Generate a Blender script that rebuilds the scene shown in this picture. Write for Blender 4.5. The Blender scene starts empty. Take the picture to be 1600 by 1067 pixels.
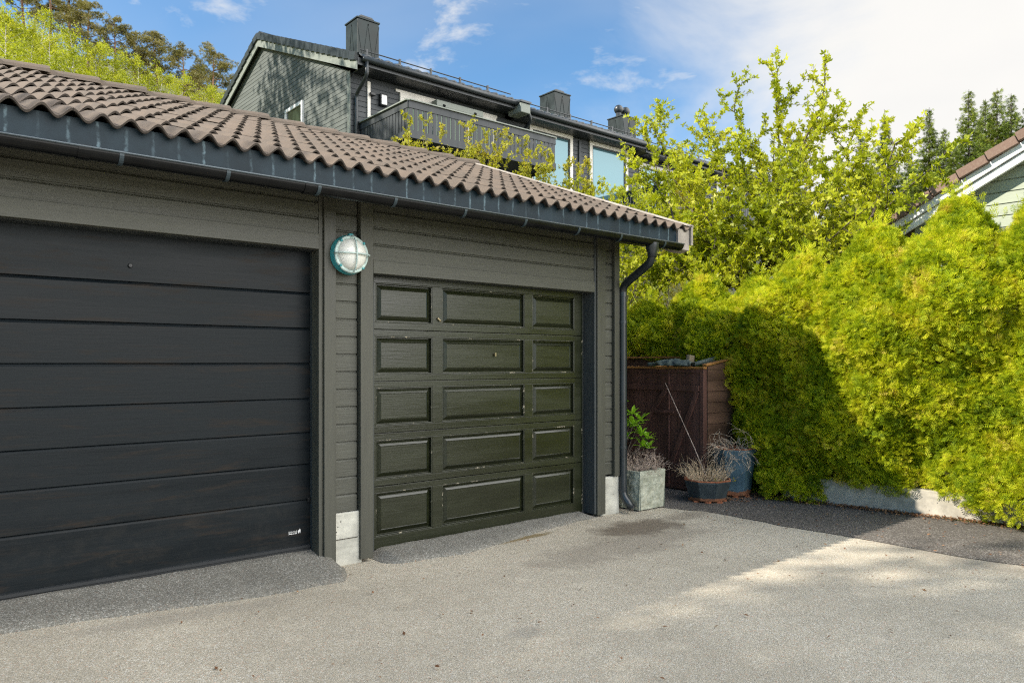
import bpy, bmesh, math, random
import numpy as np
from mathutils import Vector, Matrix, noise as mnoise

scene = bpy.context.scene
C = scene.collection
R = math.radians
EYE = 1.42
# ------------------------------------------------------------------ camera
cam = bpy.data.cameras.new("camera")
cam.sensor_width = 36.0
cam.lens = 36.0 * 1177 / 1600
cam.shift_y = 32.5 / 1600
cam.clip_start = 0.05
cam.clip_end = 3000
camo = bpy.data.objects.new("camera", cam)
C.objects.link(camo)
camo.location = (0, 0, EYE)
camo.rotation_euler = (R(90), 0, -R(40.06))
scene.camera = camo

# ------------------------------------------------------------------ sky, sun, exposure
SUN = Vector((-1.25, 0.56, 1.0)).normalized()
EL = math.asin(SUN.z)
ROT = math.atan2(SUN.x, SUN.y) % (2 * math.pi)
world = bpy.data.worlds.new("World")
scene.world = world
world.use_nodes = True
wn, wl = world.node_tree.nodes, world.node_tree.links
wn.clear()
sky = wn.new("ShaderNodeTexSky")
sky.sky_type = 'NISHITA'
sky.sun_disc = False
sky.sun_elevation = EL
sky.sun_rotation = ROT
sky.air_density = 1.0
sky.dust_density = 0.1
sky.ozone_density = 3.0
SKYS = 0.062
CLOUD = 4.9
tc = wn.new("ShaderNodeTexCoord")
def wmath(op, a, b=None, clamp=False):
    n = wn.new("ShaderNodeMath"); n.operation = op; n.use_clamp = clamp
    for i, v in enumerate((a, b)):
        if v is None: continue
        if isinstance(v, (int, float)): n.inputs[i].default_value = v
        else: wl.new(v, n.inputs[i])
    return n.outputs[0]
def wnoise(scale, detail, rough, stretch, off):
    m = wn.new("ShaderNodeMapping"); m.inputs['Scale'].default_value = stretch; m.inputs['Location'].default_value = off
    wl.new(tc.outputs['Generated'], m.inputs['Vector'])
    n = wn.new("ShaderNodeTexNoise"); n.inputs['Scale'].default_value = scale
    n.inputs['Detail'].default_value = detail; n.inputs['Roughness'].default_value = rough
    n.inputs['Distortion'].default_value = 0.3
    wl.new(m.outputs[0], n.inputs['Vector'])
    return n.outputs['Fac']
def wramp(x, a, b):
    n = wn.new("ShaderNodeMapRange"); n.interpolation_type = 'SMOOTHSTEP'
    n.inputs['From Min'].default_value = a; n.inputs['From Max'].default_value = b
    wl.new(x, n.inputs['Value'])
    return n.outputs['Result']
dt = wn.new("ShaderNodeVectorMath"); dt.operation = 'DOT_PRODUCT'
wl.new(tc.outputs['Generated'], dt.inputs[0]); dt.inputs[1].default_value = (0.7654, -0.6435, 0)
n1 = wnoise(2.6, 8, .55, (1, 1, 1.9), (3.1, .7, .2))
bank = wmath('ADD', dt.outputs['Value'], wmath('MULTIPLY', wmath('SUBTRACT', n1, .5), 0.75))
bank = wramp(bank, 0.08, 0.42)
n2 = wnoise(7.5, 6, .6, (1, 1, 2.4), (1.3, 5.2, .9))
wisp = wmath('MULTIPLY', wramp(n2, .54, .76), .75)
veil = wmath('MULTIPLY', wramp(wnoise(2.0, 4, .5, (1, 1, 2.0), (7., 2., 4.)), .42, .85), .20)
mask = wmath('MAXIMUM', bank, wmath('MAXIMUM', wisp, veil))
mx = wn.new("ShaderNodeMix"); mx.data_type = 'RGBA'
tint = wn.new("ShaderNodeMix"); tint.data_type = 'RGBA'; tint.blend_type = 'MULTIPLY'; tint.inputs[0].default_value = 1
wl.new(sky.outputs[0], tint.inputs[6]); tint.inputs[7].default_value = (.70, .93, 1.0, 1)
wl.new(mask, mx.inputs[0]); wl.new(tint.outputs[2], mx.inputs[6])
tone = wramp(wnoise(3.5, 5, .5, (1, 1, 2), (2., 9., 1.)), .2, .8)
cm = wn.new("ShaderNodeMix"); cm.data_type = 'RGBA'
wl.new(tone, cm.inputs[0])
cm.inputs[6].default_value = (CLOUD * .90, CLOUD * .90, CLOUD * .89, 1)
cm.inputs[7].default_value = (CLOUD, CLOUD * .98, CLOUD * .945, 1)
# unseen clouds behind the camera brightened, added fill for shaded front and ground
d2 = wn.new("ShaderNodeVectorMath"); d2.operation = 'DOT_PRODUCT'
wl.new(tc.outputs['Generated'], d2.inputs[0]); d2.inputs[1].default_value = (0.47, -0.83, 0.30)
rear_fill = wramp(d2.outputs['Value'], .30, .85)
gain = wmath('ADD', 1.0, wmath('MULTIPLY', rear_fill, 4.2))
cg = wn.new("ShaderNodeVectorMath"); cg.operation = 'SCALE'
wl.new(cm.outputs[2], cg.inputs[0]); wl.new(gain, cg.inputs['Scale'])
wl.new(cg.outputs[0], mx.inputs[7])
bg = wn.new("ShaderNodeBackground"); bg.inputs['Strength'].default_value = SKYS
wl.new(mx.outputs[2], bg.inputs['Color'])
wo = wn.new("ShaderNodeOutputWorld"); wl.new(bg.outputs[0], wo.inputs['Surface'])

sl = bpy.data.lights.new("sun", 'SUN')
sl.energy = 2.8
sl.angle = R(0.5)
sl.color = (1.0, 0.93, 0.82)
so = bpy.data.objects.new("sun", sl); C.objects.link(so)
so.location = SUN * 60
so.rotation_euler = (-SUN).to_track_quat('-Z', 'Y').to_euler()

scene.view_settings.view_transform = 'Standard'
scene.view_settings.look = 'None'
scene.view_settings.gamma = 1.0
scene.view_settings.exposure = 1.72
scene.render.engine = 'CYCLES'
scene.cycles.use_denoising = False
scene.cycles.use_adaptive_sampling = False
scene.cycles.sample_clamp_indirect = 6.0
scene.cycles.filter_width = 1.2
scene.cycles.max_bounces = 8
scene.cycles.transparent_max_bounces = 8

# ------------------------------------------------------------------ helpers: materials
class NT:
    def __init__(s, name):
        s.m = bpy.data.materials.new(name); s.m.use_nodes = True
        s.t = s.m.node_tree; s.n = s.t.nodes; s.l = s.t.links; s.n.clear()
        s.out = s.n.new("ShaderNodeOutputMaterial")
        s.p = s.n.new("ShaderNodeBsdfPrincipled")
        s.l.new(s.p.outputs[0], s.out.inputs[0])
        s.tc = s.n.new("ShaderNodeTexCoord")
        s.geo = s.n.new("ShaderNodeNewGeometry")
    def put(s, sock, v):
        if isinstance(v, bpy.types.NodeSocket): s.l.new(v, sock)
        elif isinstance(v, (tuple, list)) and len(v) == 3 and sock.type == 'RGBA': sock.default_value = (*v, 1)
        else: sock.default_value = v
    def vec(s, scale=(1, 1, 1), off=(0, 0, 0), rot=(0, 0, 0), world=True):
        m = s.n.new("ShaderNodeMapping"); m.inputs['Scale'].default_value = scale
        m.inputs['Location'].default_value = off; m.inputs['Rotation'].default_value = rot
        s.l.new(s.geo.outputs['Position'] if world else s.tc.outputs['Object'], m.inputs['Vector']); return m.outputs[0]
    def noise(s, scale, detail=4, rough=.55, v=None, dist=0):
        n = s.n.new("ShaderNodeTexNoise"); n.inputs['Scale'].default_value = scale; n.inputs['Detail'].default_value = detail
        n.inputs['Roughness'].default_value = rough; n.inputs['Distortion'].default_value = dist
        s.l.new(v if v is not None else s.vec(), n.inputs['Vector']); return n.outputs['Fac']
    def voro(s, scale, v=None, out='Color', feature='F1', rnd=1.0):
        n = s.n.new("ShaderNodeTexVoronoi"); n.inputs['Scale'].default_value = scale; n.feature = feature
        n.inputs['Randomness'].default_value = rnd
        s.l.new(v if v is not None else s.vec(), n.inputs['Vector']); return n.outputs[out]
    def ramp(s, x, a, b, lo=0., hi=1., smooth=True):
        n = s.n.new("ShaderNodeMapRange"); n.interpolation_type = 'SMOOTHSTEP' if smooth else 'LINEAR'
        n.inputs['From Min'].default_value = a; n.inputs['From Max'].default_value = b
        n.inputs['To Min'].default_value = lo; n.inputs['To Max'].default_value = hi
        s.l.new(x, n.inputs['Value']); return n.outputs['Result']
    def math(s, op, a, b=None, clamp=False):
        n = s.n.new("ShaderNodeMath"); n.operation = op; n.use_clamp = clamp
        for i, v in enumerate((a, b)):
            if v is not None: s.put(n.inputs[i], v)
        return n.outputs[0]
    def mix(s, f, a, b, mode='MIX'):
        n = s.n.new("ShaderNodeMix"); n.data_type = 'RGBA'; n.blend_type = mode
        s.put(n.inputs[0], f); s.put(n.inputs[6], a); s.put(n.inputs[7], b); return n.outputs[2]
    def bump(s, h, strength, dist=.01, prev=None):
        n = s.n.new("ShaderNodeBump"); n.inputs['Strength'].default_value = strength; n.inputs['Distance'].default_value = dist
        s.l.new(h, n.inputs['Height'])
        if prev is not None: s.l.new(prev, n.inputs['Normal'])
        return n.outputs[0]
    def sep(s):
        n = s.n.new("ShaderNodeSeparateXYZ"); s.l.new(s.geo.outputs['Position'], n.inputs[0]); return n.outputs
    def attr(s, name):
        n = s.n.new("ShaderNodeAttribute"); n.attribute_name = name; return n.outputs['Fac']
    def set(s, color=None, rough=None, normal=None, metal=None, spec=None, coat=None):
        if color is not None: s.put(s.p.inputs['Base Color'], color)
        if rough is not None: s.put(s.p.inputs['Roughness'], rough)
        if normal is not None: s.l.new(normal, s.p.inputs['Normal'])
        if metal is not None: s.put(s.p.inputs['Metallic'], metal)
        if spec is not None: s.put(s.p.inputs['Specular IOR Level'], spec)
        return s.m

def painted_wood(name, col, rough=.5, axis=0, var=.22, grain=.5, spec=.4, world=True, fade=None):
    t = NT(name)
    st = [22, 22, 22]; st[axis] = 1.3
    g = t.noise(3.0, 6, .65, t.vec(tuple(st), world=world), .4)
    st2 = [4, 4, 4]; st2[axis] = .5
    w = t.noise(1.7, 4, .6, t.vec(tuple(st2), world=world))
    lo = tuple(c * (1 - var) for c in col); hi = tuple(min(1, c * (1 + var)) for c in col)
    c = t.mix(t.ramp(w, .3, .7), lo, hi)
    c = t.mix(t.ramp(g, .35, .75, 0, .45), c, tuple(x * .7 for x in col))
    dirt = t.noise(9, 5, .7, t.vec(world=world))
    c = t.mix(t.ramp(dirt, .62, .8, 0, .35), c, tuple(x * 1.7 + .01 for x in col))
    b = t.bump(g, grain, .004)
    return t.set(c, t.ramp(w, .3, .7, rough - .06, rough + .08), b, spec=spec)

def sectional_mat():
    t = NT('dark_sectional_skin')
    w = t.noise(2.2, 4, .6, t.vec((.5, 4, 4))); g = t.noise(3, 6, .65, t.vec((1.3, 22, 22)), .4)
    c = t.mix(t.ramp(w, .3, .7), (.0036, .0062, .0082), (.0068, .0100, .0122))
    sm = t.math('MULTIPLY', t.ramp(t.noise(2.6, 6, .68, t.vec((.7, 5, 5), (3, 1, 7)), .5), .50, .74), t.ramp(g, .3, .6, .4, 1))
    c = t.mix(sm, c, (.022, .0155, .0105))
    du = t.math('MULTIPLY', t.ramp(t.sep()[2], .12, .75, 1, 0), t.ramp(t.noise(7, 5, .7), .45, .75))
    c = t.mix(t.math('MULTIPLY', du, .35), c, (.04, .036, .030))
    return t.set(c, t.math('ADD', t.ramp(w, .3, .7, .36, .5), t.math('MULTIPLY', sm, .15)), t.bump(g, .18, .004), spec=.17)
def plain(name, col, rough=.5, metal=0., spec=.5, var=.12, scale=6, bump=.0, bscale=60):
    t = NT(name)
    n = t.noise(scale, 5, .6, t.vec(world=False))
    c = t.mix(t.ramp(n, .3, .7), tuple(x * (1 - var) for x in col), tuple(min(1, x * (1 + var)) for x in col))
    nb = t.bump(t.noise(bscale, 4, .6, t.vec(world=False)), bump, .004) if bump else None
    return t.set(c, t.ramp(n, .2, .8, max(.02, rough - .07), rough + .07), nb, metal, spec)

def leaf_mat(name, cols, rough=.55, trans=.35, clump=1.5, spec=.3, tw=.6):
    """per-leaf tint attribute + clump-sized hue change; thin leaf lets light through"""
    t = NT(name)
    a = t.attr('tint')
    n = t.noise(clump, 3, .6, t.vec())
    f = t.math('ADD', t.math('MULTIPLY', a, tw), t.math('MULTIPLY', t.ramp(n, .3, .7), 1 - tw))
    r = t.n.new("ShaderNodeValToRGB"); t.l.new(f, r.inputs[0])
    els = r.color_ramp.elements
    while len(els) < len(cols): els.new(.5)
    for i, c in enumerate(cols):
        els[i].position = i / (len(cols) - 1); els[i].color = (*c, 1)
    t.set(r.outputs[0], rough, spec=spec)
    tr = t.n.new("ShaderNodeBsdfTranslucent")
    br = t.mix(1.0, r.outputs[0], (1.25, 1.25, .7), 'MULTIPLY')
    t.l.new(br, tr.inputs['Color'])
    ms = t.n.new("ShaderNodeMixShader"); ms.inputs[0].default_value = trans
    t.l.new(t.p.outputs[0], ms.inputs[1]); t.l.new(tr.outputs[0], ms.inputs[2])
    t.l.new(ms.outputs[0], t.out.inputs[0])
    return t.m

# ------------------------------------------------------------------ helpers: meshes and objects
def link_mesh(name, me, mat=None, parent=None, smooth=False):
    if mat is not None:
        for m in (mat if isinstance(mat, (list, tuple)) else [mat]): me.materials.append(m)
    o = bpy.data.objects.new(name, me); C.objects.link(o)
    if parent is not None: attach(o, parent)
    if smooth: me.shade_smooth()
    return o
def attach(o, parent):
    o.parent = parent
    off = Vector((0, 0, 0)); p = parent
    while p is not None:
        off += p.location; p = p.parent
    o.location = o.location - off
class MB:
    def __init__(s): s.v = []; s.f = []; s.mi = []
    def add(s, vs, fs, mi=0):
        k = len(s.v); s.v += [tuple(v) for v in vs]
        s.f += [tuple(i + k for i in f) for f in fs]; s.mi += [mi] * len(fs); return s
    def box(s, x0, x1, y0, y1, z0, z1, mi=0):
        v = [(x0, y0, z0), (x1, y0, z0), (x1, y1, z0), (x0, y1, z0), (x0, y0, z1), (x1, y0, z1), (x1, y1, z1), (x0, y1, z1)]
        return s.add(v, [(0, 3, 2, 1), (4, 5, 6, 7), (0, 1, 5, 4), (1, 2, 6, 5), (2, 3, 7, 6), (3, 0, 4, 7)], mi)
    def obox(s, p, q, w, h, up=(0, 0, 1), mi=0):
        """box from p to q with section w (sideways) x h (along up)"""
        p, q = Vector(p), Vector(q); d = (q - p).normalized(); u = Vector(up); sd = d.cross(u).normalized(); u = sd.cross(d).normalized()
        vs = []
        for e in (p, q):
            for a, b in ((-1, -1), (1, -1), (1, 1), (-1, 1)): vs.append(e + sd * a * w / 2 + u * b * h / 2)
        return s.add(vs, [(0, 1, 2, 3), (7, 6, 5, 4), (0, 4, 5, 1), (1, 5, 6, 2), (2, 6, 7, 3), (3, 7, 4, 0)], mi)
    def tube(s, pts, rad, n=8, cap=True, mi=0):
        pts = [Vector(p) for p in pts]
        if isinstance(rad, (int, float)): rad = [rad] * len(pts)
        d0 = (pts[1] - pts[0]).normalized()
        ref = Vector((0, 0, 1)) if abs(d0.z) < .9 else Vector((1, 0, 0))
        a = d0.cross(ref).normalized(); vs = []
        for i, p in enumerate(pts):
            d = (pts[min(i + 1, len(pts) - 1)] - pts[max(i - 1, 0)]).normalized()
            a = (a - d * a.dot(d)).normalized(); b = d.cross(a)
            for j in range(n):
                t = 2 * math.pi * j / n; vs.append(p + (a * math.cos(t) + b * math.sin(t)) * rad[i])
        fs = [(i * n + j, i * n + (j + 1) % n, (i + 1) * n + (j + 1) % n, (i + 1) * n + j) for i in range(len(pts) - 1) for j in range(n)]
        if cap: fs += [tuple(range(n))[::-1], tuple(range((len(pts) - 1) * n, len(pts) * n))]
        return s.add(vs, fs, mi)
    def lathe(s, prof, n=32, origin=(0, 0, 0), axis='z', rot=0, mi=0):
        vs = []
        for r, h in prof:
            for j in range(n):
                t = 2 * math.pi * j / n + rot; x, y, z = r * math.cos(t), r * math.sin(t), h
                if axis == '-y': x, y, z = x, -z, y
                vs.append((origin[0] + x, origin[1] + y, origin[2] + z))
        fs = [(i * n + j, i * n + (j + 1) % n, (i + 1) * n + (j + 1) % n, (i + 1) * n + j) for i in range(len(prof) - 1) for j in range(n)]
        return s.add(vs, fs, mi)
    def extrude(s, prof, axis, a, b, mi=0):
        """closed polygon prof (2D) swept along axis 0 (prof = y,z) or 1 (prof = x,z)"""
        def P(t, q): return (t, q[0], q[1]) if axis == 0 else (q[0], t, q[1])
        n = len(prof); vs = [P(a, q) for q in prof] + [P(b, q) for q in prof]
        fs = [(i, (i + 1) % n, n + (i + 1) % n, n + i) for i in range(n)] + [tuple(range(n))[::-1], tuple(range(n, 2 * n))]
        return s.add(vs, fs, mi)
    def build(s, name, mat, parent=None, bevel=0, smooth=False, seg=2):
        me = bpy.data.meshes.new(name); me.from_pydata(s.v, [], s.f)
        if any(s.mi): me.polygons.foreach_set('material_index', s.mi)
        bm = bmesh.new(); bm.from_mesh(me); bmesh.ops.recalc_face_normals(bm, faces=bm.faces); bm.to_mesh(me); bm.free()
        o = link_mesh(name, me, mat, parent, smooth)
        if bevel:
            b = o.modifiers.new("bevel", 'BEVEL'); b.width = bevel; b.segments = seg; b.limit_method = 'ANGLE'; b.angle_limit = R(40)
            b.harden_normals = False
        return o
def box(name, x0, x1, y0, y1, z0, z1, mat, parent=None, bevel=.003):
    return MB().box(x0, x1, y0, y1, z0, z1).build(name, mat, parent, bevel)
def np_mesh(name, V, F, mat=None, parent=None, tint=None, smooth=False, norm=None):
    """V (n,3), F (m,4) or (m,3)"""
    me = bpy.data.meshes.new(name); k = F.shape[1]
    me.vertices.add(len(V)); me.vertices.foreach_set('co', V.astype(np.float32).ravel())
    me.loops.add(F.size); me.loops.foreach_set('vertex_index', F.astype(np.int32).ravel())
    me.polygons.add(len(F)); me.polygons.foreach_set('loop_start', np.arange(0, F.size, k, dtype=np.int32))
    me.update(calc_edges=True)
    if tint is not None:
        at = me.attributes.new('tint', 'FLOAT', 'POINT'); at.data.foreach_set('value', tint.astype(np.float32))
    return link_mesh(name, me, mat, parent, smooth)
def tag(o, label=None, cat=None, group=None, kind=None):
    if label: o['label'] = label
    if cat: o['category'] = cat
    if group: o['group'] = group
    if kind: o['kind'] = kind
    return o
def thing(name, loc, label, cat, group=None):
    o = bpy.data.objects.new(name, None); C.objects.link(o); o.location = loc; o.empty_display_size = .2
    return tag(o, label, cat, group)
def structure(o): o['kind'] = 'structure'; return o
def dup(root, loc, rz=0, sc=1, label=None, group=None):
    r = root.copy(); C.objects.link(r); r.location = loc; r.rotation_euler = (0, 0, rz)
    r.scale = (sc, sc, sc) if isinstance(sc, (int, float)) else sc
    if label: r['label'] = label
    if group: r['group'] = group
    for ch in list(root.children):
        c = ch.copy(); C.objects.link(c); c.parent = r
    return r

# foliage: many copies of a small template laid out with numpy
def norm_rows(a): return a / np.maximum(np.linalg.norm(a, axis=1, keepdims=True), 1e-9)
def scatter(tv, tf, pos, ax, up, scale, tint):
    ax = norm_rows(ax); lat = norm_rows(np.cross(up, ax)); nn = np.cross(ax, lat)
    V = (pos[:, None, :] + scale[:, None, None] * (tv[None, :, 0:1] * ax[:, None, :] + tv[None, :, 1:2] * lat[:, None, :] + tv[None, :, 2:3] * nn[:, None, :]))
    n, m = len(pos), len(tv)
    F = (tf[None, :, :] + (np.arange(n) * m)[:, None, None]).reshape(-1, tf.shape[1])
    q = len(tf); per = np.clip(tint[:, None] + np.random.default_rng(n).normal(0, .17, (n, q)), 0, 1) if q > 3 else np.repeat(tint[:, None], q, 1)
    return V.reshape(-1, 3), F, np.repeat(per.ravel(), m // q) if m == 4 * q else np.repeat(tint, m)
def joinvf(parts):
    Vs, Fs, Ts = [], [], []; k = 0
    for V, F, T in parts:
        Vs.append(V); Fs.append(F + k); Ts.append(T); k += len(V)
    return np.concatenate(Vs), np.concatenate(Fs), np.concatenate(Ts)
def kites(lst):
    """lst of (u0,v0,u1,v1,width,lift) -> template of kite quads"""
    tv, tf = [], []
    for u0, v0, u1, v1, w, lift in lst:
        d = np.array((u1 - u0, v1 - v0)); L = np.linalg.norm(d); d = d / L; p = np.array((-d[1], d[0])) * w / 2
        m = np.array((u0, v0)) + d * L * .55; k = len(tv)
        tv += [(u0, v0, 0), (m[0] + p[0], m[1] + p[1], lift), (u1, v1, 0), (m[0] - p[0], m[1] - p[1], lift)]
        tf.append((k, k + 1, k + 2, k + 3))
    return np.array(tv, float), np.array(tf)
SPRAY = kites([(0, 0, .62, 0, .05, .02), (.5, 0, 1, 0, .07, 0)] + [(u, 0, u + l * .74, sg * l * .68, .075, -.05) for u, l, sg in ((.10, .50, 1), (.18, .52, -1), (.30, .48, 1), (.38, .46, -1), (.52, .40, 1), (.60, .36, -1), (.73, .28, 1), (.80, .24, -1))])
SPRAY[0][:, 2] -= .14 * SPRAY[0][:, 0] ** 2
LEAF = kites([(0, 0, 1, 0, .5, .10)])
TRILEAF = kites([(0, 0, 1, 0.05, .42, .10), (0, 0, .55, .62, .40, .12), (0, 0, .5, -.65, .40, .08)])
NEEDLE = kites([(0, 0, 1, 0, .13, 0), (0, 0, .75, .5, .12, .1), (0, 0, .75, -.5, .12, .1), (.1, 0, .8, .2, .12, .3), (.1, 0, .8, -.2, .12, -.3)])
def rnd_dirs(g, n):
    v = g.normal(size=(n, 3)); return norm_rows(v)

# ------------------------------------------------------------------ materials
M = {}
GREY = (.067, .068, .054)
M['siding'] = painted_wood('painted_siding', GREY, .52, 0, .16, .7)
M['trim'] = painted_wood('painted_trim', (.058, .058, .045), .5, 2, .16, .5)
M['trim_dark'] = painted_wood('painted_jamb', (.040, .046, .047), .5, 2, .18, .5)
M['lintel'] = painted_wood('painted_lintel', (.067, .068, .054), .52, 0, .16, .6)
M['sectional'] = sectional_mat()
M['panel'] = painted_wood('gloss_panel_paint', (.0145, .0175, .007), .27, 0, .25, .3, .55)
M['black'] = plain('black_plastic', (.008, .009, .010), .3, spec=.4)
M['gutter'] = plain('black_gutter_steel', (.005, .0055, .006), .24, spec=.22, var=.3)
M['bluesteel'] = plain('weathered_bracket_steel', (.030, .046, .056), .45, .1)
M['darksteel'] = plain('dark_downpipe_steel', (.014, .019, .023), .32, spec=.55, var=.2)
M['rubber'] = plain('rubber_seal', (.012, .014, .016), .6)
M['brass'] = plain('worn_brass', (.30, .25, .15), .4, .8)
M['white'] = plain('white_paint', (.72, .72, .70), .5)
M['cream'] = plain('cream_window_paint', (.62, .59, .53), .5)
M['soil'] = plain('potting_soil', (.035, .025, .017), .95, bump=1, var=.4)

def concrete_mat(name, col, pits=True):
    t = NT(name)
    n = t.noise(6, 6, .65); n2 = t.noise(40, 4, .6)
    c = t.mix(t.ramp(n, .3, .72), tuple(x * .72 for x in col), tuple(min(1, x * 1.15) for x in col))
    c = t.mix(t.ramp(n2, .6, .8, 0, .4), c, tuple(x * .5 for x in col))
    z = t.noise(2.2, 3, .6, t.vec((1, 1, 14)))
    c = t.mix(t.ramp(z, .52, .7, 0, .35), c, tuple(x * .55 for x in col))
    pv = t.voro(26, out='Distance')
    gate = t.ramp(t.noise(7, 2), .55, .62)
    pit = t.math('MULTIPLY', t.ramp(pv, .10, .16, 1, 0), gate)
    c = t.mix(pit, c, (.03, .028, .025))
    b = t.bump(n2, .35, .006)
    b = t.bump(pit, -.8, .01, b)
    return t.set(c, .9, b)
M['concrete'] = concrete_mat('poured_concrete', (.40, .365, .30))
M['plinth'] = concrete_mat('pale_plinth_concrete', (.46, .45, .39))

def tile_mat():
    t = NT('concrete_roof_tile')
    r = t.noise(1.9, 2, .5, t.vec((3.68, .01, 2.8)))
    n = t.noise(3.2, 6, .65); f = t.noise(60, 4, .7)
    c = t.mix(r, (.112, .084, .062), (.150, .115, .087))
    c = t.mix(t.ramp(n, .35, .7), c, (.100, .080, .062))
    c = t.mix(t.ramp(f, .5, .75, 0, .6), c, (.18, .155, .13))
    li = t.noise(23, 4, .7)
    c = t.mix(t.ramp(li, .70, .78, 0, .7), c, (.30, .28, .23))
    mo = t.noise(5, 5, .7)
    c = t.mix(t.ramp(mo, .54, .72, 0, .7), c, (.075, .064, .053))
    return t.set(c, .82, t.bump(f, .35, .004), spec=.3)
M['tile'] = tile_mat()
M['tile_edge'] = plain('shaded_dirty_tile_edge', (.045, .036, .029), .9, var=.4, scale=25, bump=.5)  # dark tile noses: shade under each course painted in, with some dirt
def dark_tile():
    t = NT('glazed_dark_tile')
    n = t.noise(8, 4)
    return t.set(t.mix(n, (.012, .018, .022), (.026, .036, .042)), .35, spec=.5)
M['darktile'] = dark_tile()
def brown_tile():
    t = NT('brown_verge_tile')
    n = t.noise(30, 5, .7); r = t.geo.outputs['Random Per Island']
    c = t.mix(r, (.145, .088, .064), (.185, .118, .088))
    return t.set(t.mix(t.ramp(n, .4, .75), c, (.21, .15, .115)), .85, t.bump(n, .3, .005))
M['browntile'] = brown_tile()
def fascia_mat():
    t = NT('weathered_slate_fascia')
    x = t.sep()[0]
    n = t.noise(5, 5, .6); nz = t.noise(14, 4, .7, t.vec((1, 1, .6)))
    c = t.mix(t.ramp(n, .3, .7), (.0055, .014, .021), (.012, .026, .037))
    ph = t.math('FRACT', t.math('DIVIDE', t.math('ADD', x, t.math('MULTIPLY', t.math('SUBTRACT', nz, .5), .03)), .136))
    d = t.math('ABSOLUTE', t.math('SUBTRACT', ph, .5))
    gate = t.ramp(t.noise(4.0, 2, .5, t.vec((1, .0, .0))), .36, .62)
    st = t.math('MULTIPLY', t.ramp(t.math('ADD', d, t.math('MULTIPLY', t.math('SUBTRACT', t.noise(38, 4, .7), .5), .10)), .01, .085, 1, 0), gate)
    st = t.math('MULTIPLY', st, t.ramp(t.noise(20, 4, .7), .38, .6, .1, 1))
    c = t.mix(t.math('MULTIPLY', st, .6), c, (.17, .25, .29))
    blot = t.ramp(t.noise(9, 5, .7), .55, .75, 0, .45)
    c = t.mix(blot, c, (.035, .052, .062))
    return t.set(c, .5, t.bump(nz, .15, .003), spec=.2)
M['fascia'] = fascia_mat()
M['verge'] = painted_wood('sunbleached_verge_board', (.34, .30, .26), .75, 1, .2, .6)

def asphalt(name, a, b, speck, dark, bumpk=.6, stains=True, scale=115):
    t = NT(name)
    v = t.voro(scale); v2 = t.voro(scale * 2.3)
    sx = t.n.new("ShaderNodeSeparateColor"); t.l.new(v, sx.inputs[0])
    sy = t.n.new("ShaderNodeSeparateColor"); t.l.new(v2, sy.inputs[0])
    c = t.mix(sx.outputs[0], a, b)
    c = t.mix(t.ramp(sx.outputs[1], .72, .9, 0, .85), c, speck)
    c = t.mix(t.ramp(sy.outputs[0], .70, .95, 0, .75), c, dark)
    c = t.mix(t.ramp(sx.outputs[2], .93, .97, 0, .6), c, (a[0] * 1.35, a[1] * .95, a[2] * .85))
    big = t.noise(.75, 5, .6); mid = t.noise(4.5, 5, .65)
    c = t.mix(t.ramp(big, .35, .68, 0, .34), c, tuple(x * .62 for x in a))
    c = t.mix(t.ramp(mid, .5, .75, 0, .22), c, tuple(min(1, x * 1.3) for x in b))
    if stains:
        for (px, py, sxr, syr, col, k) in stains:
            m = t.n.new("ShaderNodeMapping"); m.vector_type = 'TEXTURE'
            m.inputs['Location'].default_value = (px, py, 0); m.inputs['Scale'].default_value = (sxr, syr, 1e6)
            t.l.new(t.geo.outputs['Position'], m.inputs['Vector'])
            ln = t.n.new("ShaderNodeVectorMath"); ln.operation = 'LENGTH'; t.l.new(m.outputs[0], ln.inputs[0])
            dd = t.math('ADD', ln.outputs['Value'], t.math('MULTIPLY', t.math('SUBTRACT', t.noise(5, 5, .65), .5), 1.3))
            c = t.mix(t.ramp(dd, .45, 1.05, k, 0), c, col)
    dist = t.voro(scale, out='Distance')
    h = t.math('ADD', t.math('MULTIPLY', dist, -1.0), t.math('MULTIPLY', t.noise(60, 3, .6), .6))
    return t.set(c, .9, t.bump(h, bumpk, .006), spec=.25)
STAINS = [(5.0, 4.25, .62, .30, (.085, .062, .042), .75), (3.98, 4.60, .42, .06, (.15, .105, .035), .8),
          (4.5, 3.9, 1.3, .35, (.16, .135, .11), .45), (2.6, 3.0, .14, .10, (.20, .19, .165), .4),
          (6.2, 2.0, .5, 1.1, (.12, .105, .09), .45), (5.7, 4.3, .5, .16, (.16, .13, .10), .5), (1.3, 4.3, .8, .12, (.22, .20, .17), .35)]
M['drive'] = asphalt('worn_aggregate_asphalt', (.345, .306, .234), (.49, .44, .342), (.58, .545, .47), (.135, .122, .10), .32, STAINS, 150)
M['old'] = asphalt('dark_old_asphalt', (.074, .066, .058), (.13, .116, .10), (.29, .265, .235), (.033, .029, .026), .6, None)
M['ramp'] = asphalt('patched_asphalt', (.122, .116, .098), (.21, .20, .172), (.34, .33, .30), (.05, .05, .045), .35, None, 150)
def earth_mat():
    t = NT('hillside_turf')
    n = t.noise(.5, 6, .6); f = t.noise(9, 5, .7)
    c = t.mix(t.ramp(n, .3, .7), (.05, .062, .015), (.10, .105, .03))
    c = t.mix(t.ramp(f, .45, .7, 0, .6), c, (.06, .045, .025))
    return t.set(c, .95, t.bump(f, .6, .05))
M['turf'] = earth_mat()

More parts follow.
